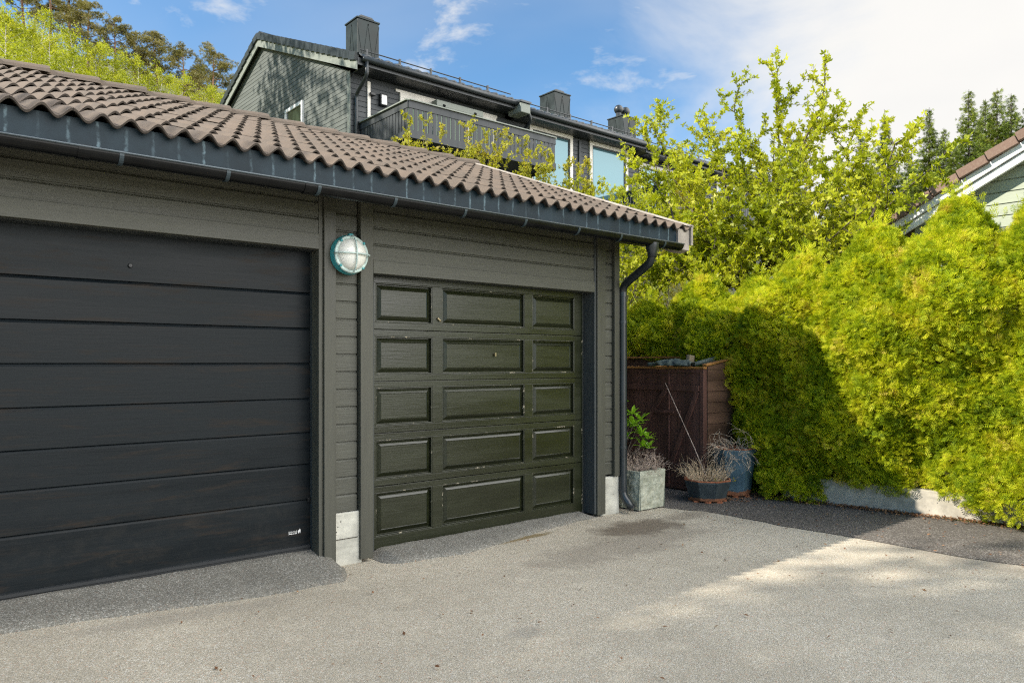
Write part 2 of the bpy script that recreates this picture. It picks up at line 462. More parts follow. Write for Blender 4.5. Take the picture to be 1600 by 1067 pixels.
M['thuja'] = leaf_mat('thuja_fronds', [(.07, .125, .008), (.21, .29, .011), (.41, .465, .015), (.58, .57, .024), (.55, .43, .09)], .6, .46, 3.4, .2, .6)
M['thuja_twig'] = plain('thuja_inner_twigs', (.042, .034, .018), .95, bump=1, bscale=30, var=.5, scale=20)
M['apple'] = leaf_mat('young_spring_leaves', [(.12, .17, .008), (.27, .32, .012), (.42, .44, .020), (.54, .52, .07)], .5, .42, 1.1)
M['bush'] = leaf_mat('hazel_leaves', [(.15, .16, .010), (.30, .31, .016), (.40, .38, .03), (.30, .21, .06)], .5, .4, 1.3)
M['yewy'] = leaf_mat('golden_conifer_fronds', [(.17, .16, .008), (.31, .28, .012), (.40, .34, .018)], .55, .3, 2.0)
M['birch'] = leaf_mat('birch_leaves', [(.16, .20, .012), (.30, .335, .016), (.44, .41, .03)], .5, .45, .35)
M['pine'] = leaf_mat('pine_needles', [(.08, .08, .02), (.17, .155, .04), (.28, .22, .07)], .6, .15, .5)
M['spruce'] = leaf_mat('spruce_needles', [(.05, .085, .012), (.13, .18, .016), (.25, .265, .025)], .6, .15, .35)
M['rhodo'] = leaf_mat('rhododendron_leaves', [(.12, .26, .015), (.20, .38, .02), (.28, .46, .04)], .32, .25, 8, .5)
M['bark'] = plain('grey_brown_bark', (.075, .058, .046), .9, bump=1, bscale=40, var=.35, scale=14)
M['pinebark'] = plain('pine_bark', (.17, .095, .055), .9, bump=.6, bscale=12, var=.35, scale=3)
M['birchbark'] = plain('birch_bark', (.45, .42, .37), .8, bump=.3, var=.4, scale=5)
M['dry'] = plain('dry_straw', (.50, .385, .25), .85, var=.35, scale=22)
M['heather'] = plain('dead_heather_twigs', (.34, .265, .215), .9, var=.4, scale=30)
M['deadtwig'] = plain('bleached_twigs', (.46, .36, .26), .85, var=.35, scale=20)

# ------------------------------------------------------------------ terrain, paved ground
def sst(a, b, x): t = np.clip((x - a) / (b - a), 0, 1); return t * t * (3 - 2 * t)
def terrain(x, y):
    x = np.asarray(x, float); y = np.asarray(y, float)
    base = 3.7 * np.maximum(sst(11.6, 16.5, y), 0.55 * sst(9.0, 16, x) * sst(2, 9, y))
    base = base + .5 * sst(7.4, 9.5, x)
    hill = .42 * np.maximum(0, y - 32) * sst(28, 60, y) ** .3
    hill = hill + .004 * np.maximum(0, 27 - x) * np.maximum(0, y - 32)
    hill = np.where(hill > 60, 60 + (hill - 60) * .2, hill)
    return base + hill
gx = np.concatenate([np.arange(-140, -20, 6), np.arange(-20, 40, 1.0), np.arange(40, 241, 6)])
gy = np.concatenate([np.arange(-160, -20, 8), np.arange(-20, 40, 1.0), np.arange(40, 261, 6)])
X, Y = np.meshgrid(gx, gy)
Z = terrain(X, Y) - .03
def grid_faces(nx, ny):
    i = np.arange(nx - 1)[None, :] + nx * np.arange(ny - 1)[:, None]
    return np.stack([i, i + 1, i + nx + 1, i + nx], -1).reshape(-1, 4)
structure(np_mesh('ground', np.stack([X, Y, Z], -1).reshape(-1, 3), grid_faces(len(gx), len(gy)), M['turf'], smooth=True))

def drive_h(x, y):
    return .075 * sst(2.3, .2, np.asarray(x, float)) * sst(2.2, 4.4, np.asarray(y, float))
def und(x, y): return .006 * mnoise.noise(Vector((x * .7, y * .7, 3.3))) + .003 * mnoise.noise(Vector((x * 2.1, y * 2.1, 9.)))
gx = np.concatenate([np.arange(-16, -2, 1), np.arange(-2, 7.41, .12)]); gx = np.append(gx, 7.36)
gx.sort(); gy = np.concatenate([np.arange(-14, 0, 1), np.arange(0, 8.4, .12)])
X, Y = np.meshgrid(gx, gy)
Z = drive_h(X, Y) + np.array([und(a, b) for a, b in zip(X.ravel(), Y.ravel())]).reshape(X.shape)
structure(np_mesh('driveway', np.stack([X, Y, Z], -1).reshape(-1, 3), grid_faces(len(gx), len(gy)), M['drive'], smooth=True))
# darker old strip of asphalt along the hedge wall, ragged edge
gy = np.arange(-6, 8.2, .08); nx = 14; P = []
for y in gy:
    e = 6.02 + .05 * mnoise.noise(Vector((y * 1.3, 0, 0))) + .03 * mnoise.noise(Vector((y * 5, 4, 0))) - .25 * max(0, y - 4.35) ** .5 + (.22 * math.exp(-((y - .6) / 1.1) ** 2))
    for k in range(nx):
        x = e + (7.56 - e) * k / (nx - 1); P.append((x, y, .004 + und(x, y) + .004 * min(1, k)))
structure(np_mesh('pavement', np.array(P), grid_faces(nx, len(gy)), M['old'], smooth=True))
# asphalt fillets in front of the two doors
def ramp(name, x0, x1, yd, z0, edge, mat):
    xs = np.arange(x0, x1 + .001, .012); ny = 12; P = []
    for x in xs:
        ye = edge(x)
        if ye > yd - .02: ye = yd - .02
        for k in range(ny):
            t = k / (ny - 2)
            if k == ny - 1: y, z = ye - .004, float(drive_h(x, ye)) - .012
            else:
                y = yd + (ye - yd) * t
                g = float(drive_h(x, y)) + und(x, y)
                en = float(sst(0, .13, x - x0 + .004) * sst(0, .13, x1 - x + .004)) if x0 > 0 else float(sst(0, .1, x1 - x + .004))
                z = g + .003 + en * (.003 + (z0 - g) * (1 - t) ** 1.25 + .022 * (1 - t ** 8) * (t > .01) + .004 * mnoise.noise(Vector((x * 6, y * 6, 1))))
            P.append((x, y, z))
    return structure(np_mesh(name, np.array(P), grid_faces(ny, len(xs)), mat, smooth=True))
rag = lambda x: .022 * mnoise.noise(Vector((x * 3.1, 0, 7))) + .012 * mnoise.noise(Vector((x * 11, 0, 3))) + .012 * mnoise.noise(Vector((x * 31, 0, 5)))
def edgeL(x):
    e = 4.50 - .07 * sst(.3, 2.0, x) + rag(x)
    if x > 2.26: e += ((x - 2.26) / .2) ** 2 * .3
    return float(e)
def edgeR(x):
    e = 4.62 - .10 * math.exp(-((x - 3.3) / .5) ** 2) + .16 * sst(3.7, 5.0, x) + rag(x)
    if x < 2.86: e += ((2.86 - x) / .14) ** 2 * .12
    return float(e)
ramp('ramp', -.25, 2.47, 4.955, .106, edgeL, M['ramp'])
ramp('ramp', 2.735, 5.05, 4.94, .026, edgeR, M['ramp'])

# ------------------------------------------------------------------ garage
G = thing('garage', (2.5, 4.8, 0), 'low dark grey wooden double garage with brown tiled roof', 'garage')
WY, TY = 4.815, 4.785      # siding face, trim face
GX0, GX1, GYB = -3.2, 5.345, 10.85
def siding(name, x0, x1, zs, y, mat, parent=None, th=.03, axis=0, gable=None, flip=1):
    """horizontal boards with a bevelled upper edge and a shadow groove"""
    mb = MB()
    for a, b in zip(zs[:-1], zs[1:]):
        g = .009
        prof = [(y, a), (y, b - g - .012), (y + flip * .009, b - g), (y + flip * .014, b - g), (y + flip * .014, b), (y + flip * th, b), (y + flip * th, a)]
        mb.extrude(prof, axis, x0, x1)
    return mb.build(name, mat, parent)
zs_mid = [.372 + .1235 * i for i in range(19)]
siding('siding_panel', 2.425, 2.605, zs_mid, WY, M['siding'], G)
siding('siding_panel', 5.145, 5.275, [.372 + .1235 * i for i in range(19)], WY, M['siding'], G)
# side wall, back wall (behind the visible front) and gables
siding('side_wall', WY + .03, GYB, [.30 + .1235 * i for i in range(19)], GX1 - .02, M['siding'], G, axis=1, flip=-1)
siding('side_wall', WY + .03, GYB, [.30 + .1235 * i for i in range(19)], GX0 + .02, M['siding'], G, axis=1, flip=1)
siding('back_wall', GX0 + .02, GX1 - .02, [.30 + .1235 * i for i in range(19)], GYB, M['siding'], G, flip=-1)
for gxx in (GX1 - .02, GX0 + .05):
    MB().extrude([(WY + .05, 2.647), (GYB - .03, 2.647), ((WY + GYB) / 2, 3.86)], 0, gxx - .03, gxx).build('gable', M['siding'], G)
box('foundation', GX0 + .05, GX1 - .05, 4.99, GYB - .06, -.1, .30, M['plinth'], G)
# lintel boards over the doors
siding('lintel_panel', -1.2, 2.302, [2.30, 2.412, 2.525, 2.638], TY + .012, M['lintel'], G)
box('lintel_board', -1.2, 2.302, TY - .002, TY + .05, 2.192, 2.298, M['lintel'], G)
siding('lintel_panel', 2.722, 5.012, [2.157, 2.277, 2.397, 2.52, 2.64], TY + .012, M['lintel'], G)
box('lintel_board', 2.722, 5.012, TY - .002, TY + .05, 2.06, 2.155, M['lintel'], G)
# posts and trim
box('trim_board', 2.304, 2.334, TY + .008, 4.90, .018, 2.64, M['trim'], G)
box('trim_board', 2.336, 2.424, TY - .012, TY + .06, .012, 2.64, M['trim'], G)
box('trim_board', 2.614, 2.716, TY - .012, TY + .12, .024, 2.64, M['trim'], G)
box('trim_board', 5.014, 5.036, TY + .004, 4.93, .03, 2.64, M['trim_dark'], G)
box('trim_board', 5.038, 5.144, TY - .012, TY + .06, .02, 2.64, M['trim'], G)
box('corner_board', 5.276, 5.345, TY - .006, TY + .06, .352, 2.64, M['trim'], G)
box('door_jamb', 2.312, 2.40, 4.902, 5.02, .0, 2.20, M['trim_dark'], G)
box('door_jamb', 4.985, 5.10, 4.932, 5.02, .0, 2.08, M['trim_dark'], G)
box('door_jamb', 2.70, 2.80, 4.91, 5.02, .0, 2.08, M['trim_dark'], G)
box('lintel_soffit', -1.2, 2.31, 4.836, 4.99, 2.19, 2.24, M['trim_dark'], G)
box('lintel_soffit', 2.72, 5.01, 4.836, 4.99, 2.058, 2.10, M['trim_dark'], G)
o = box('plinth', 2.40, 2.64, 4.80, 4.985, -.05, .366, M['plinth'], G, .008)
MB().box(2.426, 2.604, 4.795, 4.80, .182, .186).build('plinth_joint', M['soil'], G)
box('plinth', 5.12, 5.365, 4.80, 4.985, -.05, .35, M['plinth'], G, .012)

# --- left door: flush sectional door with seven visible boards
D1 = box('garage_door', -.12, 2.311, 4.965, 5.0, .112, 2.2, M['sectional'], G, 0)
D1['label'] = 'flat dark sectional door with horizontal boards'
seams = [.14, .464, .712, .932, 1.168, 1.413, 1.657, 1.903, 2.23]
for a, b in zip(seams[:-1], seams[1:]):
    mb = MB(); mb.extrude([(4.965, a + .0005), (4.945, a + .001), (4.942, a + .004), (4.942, b - .017), (4.953, b - .0015), (4.965, b - .0005)], 0, -.12, 2.308)
    mb.build('door_section', M['sectional'], D1)
MB().extrude([(4.938, .108), (4.938, .128), (4.930, .132), (4.930, .150), (4.946, .156), (4.964, .156), (4.964, .108)], 0, -.12, 2.309).build('bottom_seal', M['rubber'], D1)
mb = MB(); mb.lathe([(0, .012), (.010, .012), (.014, .006), (.014, 0)], 16, (1.157, 4.942, 2.0), '-y'); mb.lathe([(.004, .013), (.0045, .016), (0, .016)], 8, (1.157, 4.942, 2.0), '-y')
mb.build('lock', M['black'], D1)
MB().box(2.285, 2.308, 4.925, 4.942, .448, .480).build('hinge', M['black'], D1, .003)
# maker's mark: word, thin line of small print and a little house
def text_part(body, size, loc, mat, parent, name, ext=.0004):
    cu = bpy.data.curves.new(name, 'FONT'); cu.body = body; cu.size = size; cu.extrude = ext
    to = bpy.data.objects.new(name, cu); C.objects.link(to)
    bpy.context.view_layer.update()
    dg = bpy.context.evaluated_depsgraph_get(); me = bpy.data.meshes.new_from_object(to.evaluated_get(dg)); me.name = name
    C.objects.unlink(to); bpy.data.objects.remove(to)
    o = link_mesh(name, me, mat, parent); o.rotation_euler = (R(90), 0, 0)
    off = Vector(loc); p = parent
    while p is not None: off -= p.location; p = p.parent
    o.location = off; return o
lm = text_part("DANLINE", .0175, (2.152, 4.9412, .246), M['white'], D1, 'lettering')
lm.scale = (.86, 1.1, 1)
mb = MB(); mb.box(2.153, 2.178, 4.9408, 4.9418, .238, .242); mb.box(2.181, 2.190, 4.9408, 4.9418, .238, .242); mb.box(2.193, 2.213, 4.9408, 4.9418, .238, .242)
mb.build('small_print', M['white'], D1)
mb = MB(); mb.extrude([(2.221, .240), (2.2285, .240), (2.2285, .247), (2.233, .247), (2.233, .240), (2.238, .240), (2.238, .268), (2.233, .268), (2.221, .255)], 1, 4.9408, 4.9418)
mb.build('emblem', M['white'], D1)

# --- right door: older raised-panel door, five rows of three panels
D2 = box('garage_door', 2.80, 4.985, 4.957, 4.985, .03, 2.07, M['panel'], G, 0)
D2['label'] = 'glossy green black raised panel door with chipped paint'
cols = [(2.818, 3.322), (3.416, 4.280), (4.372, 4.884)]
rows = [(1.716, 2.012), (1.327, 1.617), (.946, 1.233), (.549, .843), (.124, .453)]
def chips():
    t = NT('chipped_paint_bead')
    n = t.noise(16, 6, .75); n2 = t.noise(3, 3, .6)
    f = t.math('MULTIPLY', t.ramp(n, .565, .63), t.ramp(n2, .46, .60))
    up = t.n.new("ShaderNodeSeparateXYZ"); t.l.new(t.geo.outputs['Normal'], up.inputs[0])
    c = t.mix(f, (.0135, .0165, .0075), (.34, .30, .22))
    return t.set(c, t.ramp(f, 0, 1, .3, .8), t.bump(n, .4, .003))
M['chips'] = chips()
# rails and stiles of each section
cuts = [.032, .498, .892, 1.278, 1.664, 2.07]
for r, (za, zb) in enumerate(rows):
    lo, hi = [(c, d) for c, d in zip(cuts[:-1], cuts[1:]) if c < za < d][0]
    lo += .003; hi -= .003
    mb = MB(); yf, yb = 4.920, 4.957
    mb.box(2.80, 4.984, yf, yb, lo, za); mb.box(2.80, 4.984, yf, yb, zb, hi)
    xs = [2.80] + [v for c in cols for v in c] + [4.984]
    for a, b in zip(xs[0::2], xs[1::2]): mb.box(a, b, yf, yb, za, zb)
    mb.build('door_section', M['panel'], D2, .002)
    for (xa, xb) in cols:
        bd = .010; i1 = .012; i2 = .048
        # bead round the opening
        m2 = MB()
        for (p0, p1, q0, q1) in ((xa, xb, za, za + bd), (xa, xb, zb - bd, zb), (xa, xa + bd, za + bd, zb - bd), (xb - bd, xb, za + bd, zb - bd)):
            m2.box(p0, p1, 4.9215, 4.945, q0, q1)
        m2.build('panel_bead', M['chips'], D2, .003)
        pv = []
        for (ins, yy) in ((bd, 4.947), (i1 + .006, 4.947), (i2, 4.926), (i2 + .004, 4.930)):
            pv += [(xa + ins, yy, za + ins), (xb - ins, yy, za + ins), (xb - ins, yy, zb - ins), (xa + ins, yy, zb - ins)]
        fs = [(4 * k + j, 4 * k + (j + 1) % 4, 4 * k + 4 + (j + 1) % 4, 4 * k + 4 + j) for k in range(3) for j in range(4)] + [(12, 13, 14, 15)]
        MB().add(pv, fs).build('panel', M['panel'], D2)
mb = MB(); mb.lathe([(.0, .016), (.008, .016), (.011, .008), (.011, 0)], 14, (3.95, 4.930, 1.49), '-y'); mb.box(3.943, 3.957, 4.908, 4.916, 1.470, 1.50)
mb.build('lock', M['brass'], D2)
mb = MB(); mb.tube([(3.365, 4.92, 1.765), (3.365, 4.908, 1.765), (3.385, 4.904, 1.748), (3.392, 4.908, 1.74)], .006, 8)
mb.build('latch', M['brass'], D2)
MB().box(4.972, 4.984, 4.914, 4.9195, .06, 2.05).build('weather_strip', M['chips'], D2)

# --- roof
EY, EZ = 4.42, 2.675
RY, RZ = 7.83, 3.965
pitch = math.atan2(RZ - EZ, RY - EY); sl_len = math.hypot(RY - EY, RZ - EZ)
cp, sp = math.cos(pitch), math.sin(pitch)
RX0, RX1 = -3.6, 5.93
NR = 10; rl = sl_len / NR; WP = .136; TW = 2 * WP
def tile_roof(back=False):
    rg = np.random.default_rng(5 if back else 4)
    nt = int((RX1 - RX0) / TW) + 1; ns = 33
    Vs, Fs, Ms = [], [], []; k = 0
    for r in range(NR):
        s0 = r * rl - .02; s1 = (r + 1) * rl + .05
        if r == NR - 1: s1 = sl_len - .01
        for c in range(nt):
            x1 = RX1 - c * TW; x0 = x1 - TW
            j = rg.normal(0, .0011, 3)
            xs = np.linspace(x0, x1, ns)
            ph = (xs - x0) / WP * 2 * np.pi
            w = .012 * np.cos(ph); cr = .5 + .5 * np.cos(ph)
            lf = .014 + .028 * cr
            for strip in (((s0 + .10, lf - .022), (s0 + .001, lf - .016), (s0, lf - .014)), ((s0, lf - .014), (s0, lf - .002)), ((s0, lf - .002), (s0 + .006, lf + .001), ((s0 + s1) / 2, lf * .55 + .007), (s1, .010 + 0 * cr))):
                rowsv = []
                for (sv, lift) in strip:
                    s_ = sv + j[2] * 2
                    d = w + lift + j[0] + j[1] * (xs - x0) / TW * 1.5
                    y = EY + s_ * cp - d * sp; z = EZ + s_ * sp + d * cp
                    if back: y = 2 * RY - y
                    rowsv.append(np.stack([xs, y, z], -1))
                V = np.concatenate(rowsv); F = grid_faces(ns, len(strip))
                if back: F = F[:, ::-1]
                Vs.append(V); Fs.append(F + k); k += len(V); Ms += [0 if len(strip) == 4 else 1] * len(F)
    return np.concatenate(Vs), np.concatenate(Fs), Ms
roof = thing('roof', (2.5, 7.83, 2.7), None, None); attach(roof, G)
for bk in (False, True):
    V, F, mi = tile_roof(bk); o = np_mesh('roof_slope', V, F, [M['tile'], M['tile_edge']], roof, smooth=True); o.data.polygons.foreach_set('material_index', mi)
# deck under the tiles
MB().extrude([(EY + .05, EZ - .055), (RY, RZ - .06), (2 * RY - EY - .05, EZ - .055), (2 * RY - EY - .05, EZ - .085), (RY, RZ - .10), (EY + .05, EZ - .085)], 0, RX0 + .03, RX1 - .03).build('roof_deck', M['trim_dark'], roof)
# ridge caps
mb = MB(); x = RX1 + .03; rr = random.Random(3)
while x > RX0:
    L = .40; x0 = x - L; dz = rr.uniform(-.004, .004); n = 9; vs = []
    for (xx, k) in ((x, .0), (x - .03, .0), (x0 - .02, .030)):
        for i in range(n):
            a = -1.25 + 2.5 * i / (n - 1)
            vs.append((xx, RY + math.sin(a) * (.125 - k), RZ - .030 + dz + math.cos(a) * (.125 - k * .9)))
    k0 = len(vs)
    for i in range(n):
        a = -1.25 + 2.5 * i / (n - 1); vs.append((x, RY + math.sin(a) * .105, RZ - .030 + dz + math.cos(a) * .095))
    fs = [(a * n + i, a * n + i + 1, (a + 1) * n + i + 1, (a + 1) * n + i) for a in range(2) for i in range(n - 1)] + [(k0 + i, k0 + i + 1, i + 1, i) for i in range(n - 1)]
    mb.add(vs, fs); x = x0
mb.build('ridge_cap', M['tile'], roof)
# verge (gable edge) boards and metal capping
def verge(x0, x1, mat, d0, d1, name):
    for bk in (False, True):
        f = (lambda y: 2 * RY - y) if bk else (lambda y: y)
        ye = EY - .02
        q = [(f(ye), EZ + d0), (f(RY), RZ + d0 + .008), (f(RY), RZ + d1 + .008), (f(ye), EZ + d1)]
        MB().extrude(q, 0, x0, x1).build(name, mat, roof, .003)
verge(RX1 + .004, RX1 + .034, M['verge'], -.14, .035, 'bargeboard')
verge(RX1 - .055, RX1 + .045, M['verge'], .037, .052, 'verge_cap')
verge(RX0 - .034, RX0 - .004, M['verge'], -.14, .035, 'bargeboard')
# boxed eave return at the visible gable end
MB().extrude([(EY - .0, EZ + .005), (EY - .0, EZ - .19), (EY + .10, EZ - .21), (EY + .40, EZ - .06), (EY + .40, EZ + .10)], 0, RX1 - .17, RX1 - .0).build('eave_return', M['verge'], roof, .003)
for yy in (EY + .022,):
    box('fascia', RX0, RX1 - .172, yy, yy + .022, 2.488, 2.688, M['fascia'], roof, .002)
box('fascia', RX0, RX1 - .102, 2 * RY - EY - .10, 2 * RY - EY - .075, 2.49, 2.66, M['fascia'], roof, .002)
box('soffit', RX0, RX1 - .11, EY + .046, 4.90, 2.57, 2.595, M['lintel'], roof, .002)

# --- gutter with brackets and a downpipe
GYC, GZC, GR = 4.374, 2.512, .052
def arc_gutter(x0, x1):
    mb = MB(); n = 14; t = .004
    outer = [(GYC - GR * math.cos(math.pi * i / n), GZC - GR * math.sin(math.pi * i / n)) for i in range(n + 1)]
    inner = [(GYC - (GR - t) * math.cos(math.pi * i / n), GZC - (GR - t) * math.sin(math.pi * i / n)) for i in range(n, -1, -1)]
    mb.extrude(outer + inner, 0, x0, x1)
    return mb
gut = arc_gutter(RX0, 5.72).build('gutter', M['gutter'], G)
MB().tube([(RX0, GYC - GR, GZC + .003), (5.722, GYC - GR, GZC + .003)], .0075, 10).build('gutter_bead', plain('bead_steel', (.05, .065, .075), .3, .5, .6), gut, smooth=True)
n = 14
mb = MB(); mb.add([(5.721, GYC - GR * math.cos(math.pi * i / n), GZC - GR * math.sin(math.pi * i / n)) for i in range(n + 1)], [tuple(range(n + 1))]); mb.build('end_cap', M['gutter'], gut)
bx = [.42 + .0, .973, 1.527, 2.085, 2.63, 3.206, 3.777, 4.35, 4.86, 5.45]
def clip(x, w, rr, mat, name):
    pts = [(x, GYC - rr * math.cos(math.pi * i / 12), GZC - rr * math.sin(math.pi * i / 12)) for i in range(13)]
    pts = [(x, pts[0][1], GZC + .010)] + pts + [(x, pts[-1][1], GZC + .008)]
    mb = MB(); vs = []
    for p in pts:
        vs += [(p[0] - w / 2, p[1], p[2]), (p[0] + w / 2, p[1], p[2])]
    mb.add(vs, [(2 * i, 2 * i + 1, 2 * i + 3, 2 * i + 2) for i in range(len(pts) - 1)])
    o = mb.build(name, mat, gut); s = o.modifiers.new('solid', 'SOLIDIFY'); s.thickness = .003
    return o
proto = None
for x in bx:
    if proto is None:
        proto = clip(0, .022, GR + .004, M['bluesteel'], 'bracket'); base = proto.location.copy(); o = proto
    else:
        o = proto.copy(); C.objects.link(o)
    o.location = base + Vector((x, 0, 0))
for x in (.80, 2.02): clip(x, .055, GR + .005, M['gutter'], 'joint_sleeve')
DP = 5.385; DY = 4.775
def smooth_path(pts, rad, seg=6):
    out = [Vector(pts[0])]
    for a, b, c in zip(pts[:-2], pts[1:-1], pts[2:]):
        a, b, c = Vector(a), Vector(b), Vector(c)
        p = b + (a - b).normalized() * rad; q = b + (c - b).normalized() * rad
        for i in range(seg + 1):
            t = i / seg; out.append(p * (1 - t) ** 2 + b * 2 * t * (1 - t) + q * t * t)
    out.append(Vector(pts[-1])); return out
pipe = MB().tube(smooth_path([(DP - .06, GYC, GZC - .03), (DP - .06, GYC, 2.33), (DP, DY, 2.14), (DP, DY, .155), (DP + .025, DY - .095, .055)], .07), .0375, 16).build('downpipe', M['darksteel'], G, smooth=True)
MB().lathe([(.06, GZC - .02), (.058, GZC - .07), (.043, GZC - .11), (.042, GZC - .15), (.037, GZC - .152)], 18, (DP - .06, GYC, 0)).build('outlet_funnel', M['darksteel'], pipe, smooth=True)
MB().tube([(DP + .0246, DY - .0943, .0557), (DP + .026, DY - .099, .051)], .0345, 16).build('pipe_mouth', M['black'], pipe)
for z in (1.80, .62):
    MB().lathe([(.038, z - .012), (.042, z - .012), (.042, z + .012), (.038, z + .012)], 18, (DP, DY, 0)).tube([(DP - .03, DY, z), (5.34, DY + .0, z)], .007, 8).build('pipe_clamp', M['darksteel'], pipe)
for z in (.22, 2.06): MB().lathe([(.0375, z - .02), (.0395, z - .02), (.0395, z + .02), (.0375, z + .02)], 18, (DP, DY, 0)).build('pipe_sleeve', M['darksteel'], pipe)

# --- bulkhead lamp on the pillar
LX, LY, LZ = 2.512, 4.773, 2.167
L = thing('wall_lamp', (LX, LY, LZ), 'round teal bulkhead lamp with white caged glass between the two garage doors', 'lamp')
def teal():
    t = NT('faded_teal_enamel'); n = t.noise(10, 5, .65); e = t.noise(40, 4, .7)
    c = t.mix(t.ramp(n, .35, .7), (.02, .22, .25), (.05, .30, .32))
    c = t.mix(t.ramp(e, .60, .70, 0, .6), c, (.50, .62, .58))
    return t.set(c, .5, t.bump(e, .2, .002))
M['teal'] = teal()
M['palering'] = plain('weathered_pale_ring', (.44, .55, .52), .55, var=.25, scale=20)
MB().lathe([(0, 0), (.135, 0), (.138, .01), (.132, .045), (.128, .052), (.0, .052)], 40, (LX, LY, LZ), '-y').build('housing', M['teal'], L, smooth=False)
MB().lathe([(.128, .0525), (.131, .056), (.127, .064), (.112, .068), (.109, .0525)], 40, (LX, LY, LZ), '-y').build('ring', M['palering'], L, smooth=True)
def opal():
    t = NT('opal_glass'); n = t.noise(9, 3)
    t.set(t.mix(n, (.66, .66, .60), (.74, .74, .70)), .18, spec=.5)
    return t.m
M['opal'] = opal()
MB().lathe([(.110 * math.cos(a), .056 + .070 * math.sin(a)) for a in [math.pi / 2 * i / 12 for i in range(13)]], 40, (LX, LY, LZ), '-y').build('globe', M['opal'], L, smooth=True)
for ang in (0, math.pi / 2):
    pts = []
    for i in range(19):
        a = math.pi * i / 18; r = .130 * math.cos(a); h = .052 + .086 * math.sin(a) ** .8
        pts.append((LX + r * math.cos(ang), LY - h, LZ + r * math.sin(ang)))
    MB().tube(pts, .0055, 8).build('guard', M['palering'], L, smooth=True)
for k in range(4):
    a = math.pi / 2 * k + .75
    MB().lathe([(.010, .05), (.010, .072), (.006, .076), (0, .076)], 10, (LX + .122 * math.cos(a), LY, LZ + .122 * math.sin(a)), '-y').build('screw', M['teal'], L)
MB().box(LX - .016, LX + .016, LY - .055, LY - .02, LZ + .126, LZ + .146).build('lug', M['teal'], L, .004)

# ------------------------------------------------------------------ bin shed beside the gable
S0 = (6.8, 5.5, 0)
SH = thing('bin_shed', S0, 'dark brown open topped timber bin shed between garage gable and hedge', 'shed')
M['shed'] = painted_wood('brown_stained_boards', (.095, .045, .034), .6, 2, .35, .8)
M['shed_side'] = painted_wood('brown_side_boards', (.095, .052, .032), .65, 0, .4, .8)
M['shed_in'] = painted_wood('raw_orange_timber', (.30, .14, .035), .75, 1, .3, .6)
sx0, sx1, sy0, sy1, sz = 6.80, 7.38, 4.86, 6.6, 1.385
def planks(x, ya, yb, za, zb, mat, parent, name, w=.115):
    mb = MB(); n = max(1, int((yb - ya) / w + .5)); w = (yb - ya) / n
    for i in range(n): mb.box(x, x + .018 + .001 * (i % 2), ya + i * w + .0022, ya + (i + 1) * w - .0022, za, zb)
    return mb.build(name, mat, parent, .002)
ymid = 5.345
for (ya, yb) in ((4.925, ymid - .012), (ymid + .012, 6.05)):
    d = planks(sx0 + .002, ya, yb, .07, 1.30, M['shed'], SH, 'door')
    for (za, zb) in ((1.105, 1.17), (.23, .295)):
        MB().box(sx0 - .02, sx0 + .001, ya + .005, yb - .005, za, zb).build('ledge', M['shed'], d, .003)
    yA, yB = (ya + .03, yb - .03)
    p = (sx0 - .010, yA, 1.10) if ya < 5 else (sx0 - .010, yA, 1.10)
    q = (sx0 - .010, yB, .30)
    MB().obox(p, q, .055, .019, (1, 0, 0)).build('brace', M['shed'], d, .003)
for (ya, yb) in ((4.875, 4.922), (ymid - .01, ymid + .01), (6.052, 6.11)):
    box('post', sx0 - .012, sx0 + .05, ya, yb, .03, 1.345, M['shed'], SH)
box('threshold', sx0 - .014, sx0 + .05, 4.875, 6.6, .02, .066, M['shed'], SH)
box('front_rail', sx0 - .030, sx0 + .03, 4.86, 6.6, 1.348, 1.372, M['shed_in'], SH)
box('header_board', sx0 - .010, sx0 + .002, 4.925, 6.05, 1.302, 1.346, M['shed'], SH)
box('bolt', sx0 - .034, sx0 - .021, ymid - .09, ymid + .10, .855, .875, M['shed'], SH)
box('bolt_board', sx0 - .021, sx0 + .0, ymid - .17, ymid + .19, .84, .89, M['shed'], SH)
for y0 in (sy0, 6.58):
    mb = MB(); n = 11; h = 1.30 / n
    for i in range(n): mb.box(sx0 + .052, sx1, y0 + .003 * (i % 2), y0 + .022, .04 + i * h + .002, .04 + (i + 1) * h - .002)
    mb.extrude([(sx0 + .052, 1.342), (sx1, 1.342), (sx1, 1.455), (sx0 + .052, 1.375)], 1, y0, y0 + .02)
    mb.build('side_panel', M['shed_side'], SH, .002)
    MB().obox((sx0 + .0, y0 + .01, 1.388), (sx1 + .01, y0 + .01, 1.475), .055, .022).build('side_rail', M['shed_in'], SH, .003)
planks(sx1 - .005, sy0 + .03, 6.57, .05, 1.46, M['shed_side'], SH, 'back_panel')
box('back_rail', sx1 - .03, sx1 + .03, sy0, 6.6, 1.468, 1.492, M['shed_in'], SH)
MB().obox((sx0 + .03, 5.62, 1.33), (sx1 - .03, 5.62, 1.42), .05, .05).build('cross_rail', M['shed_in'], SH, .003)
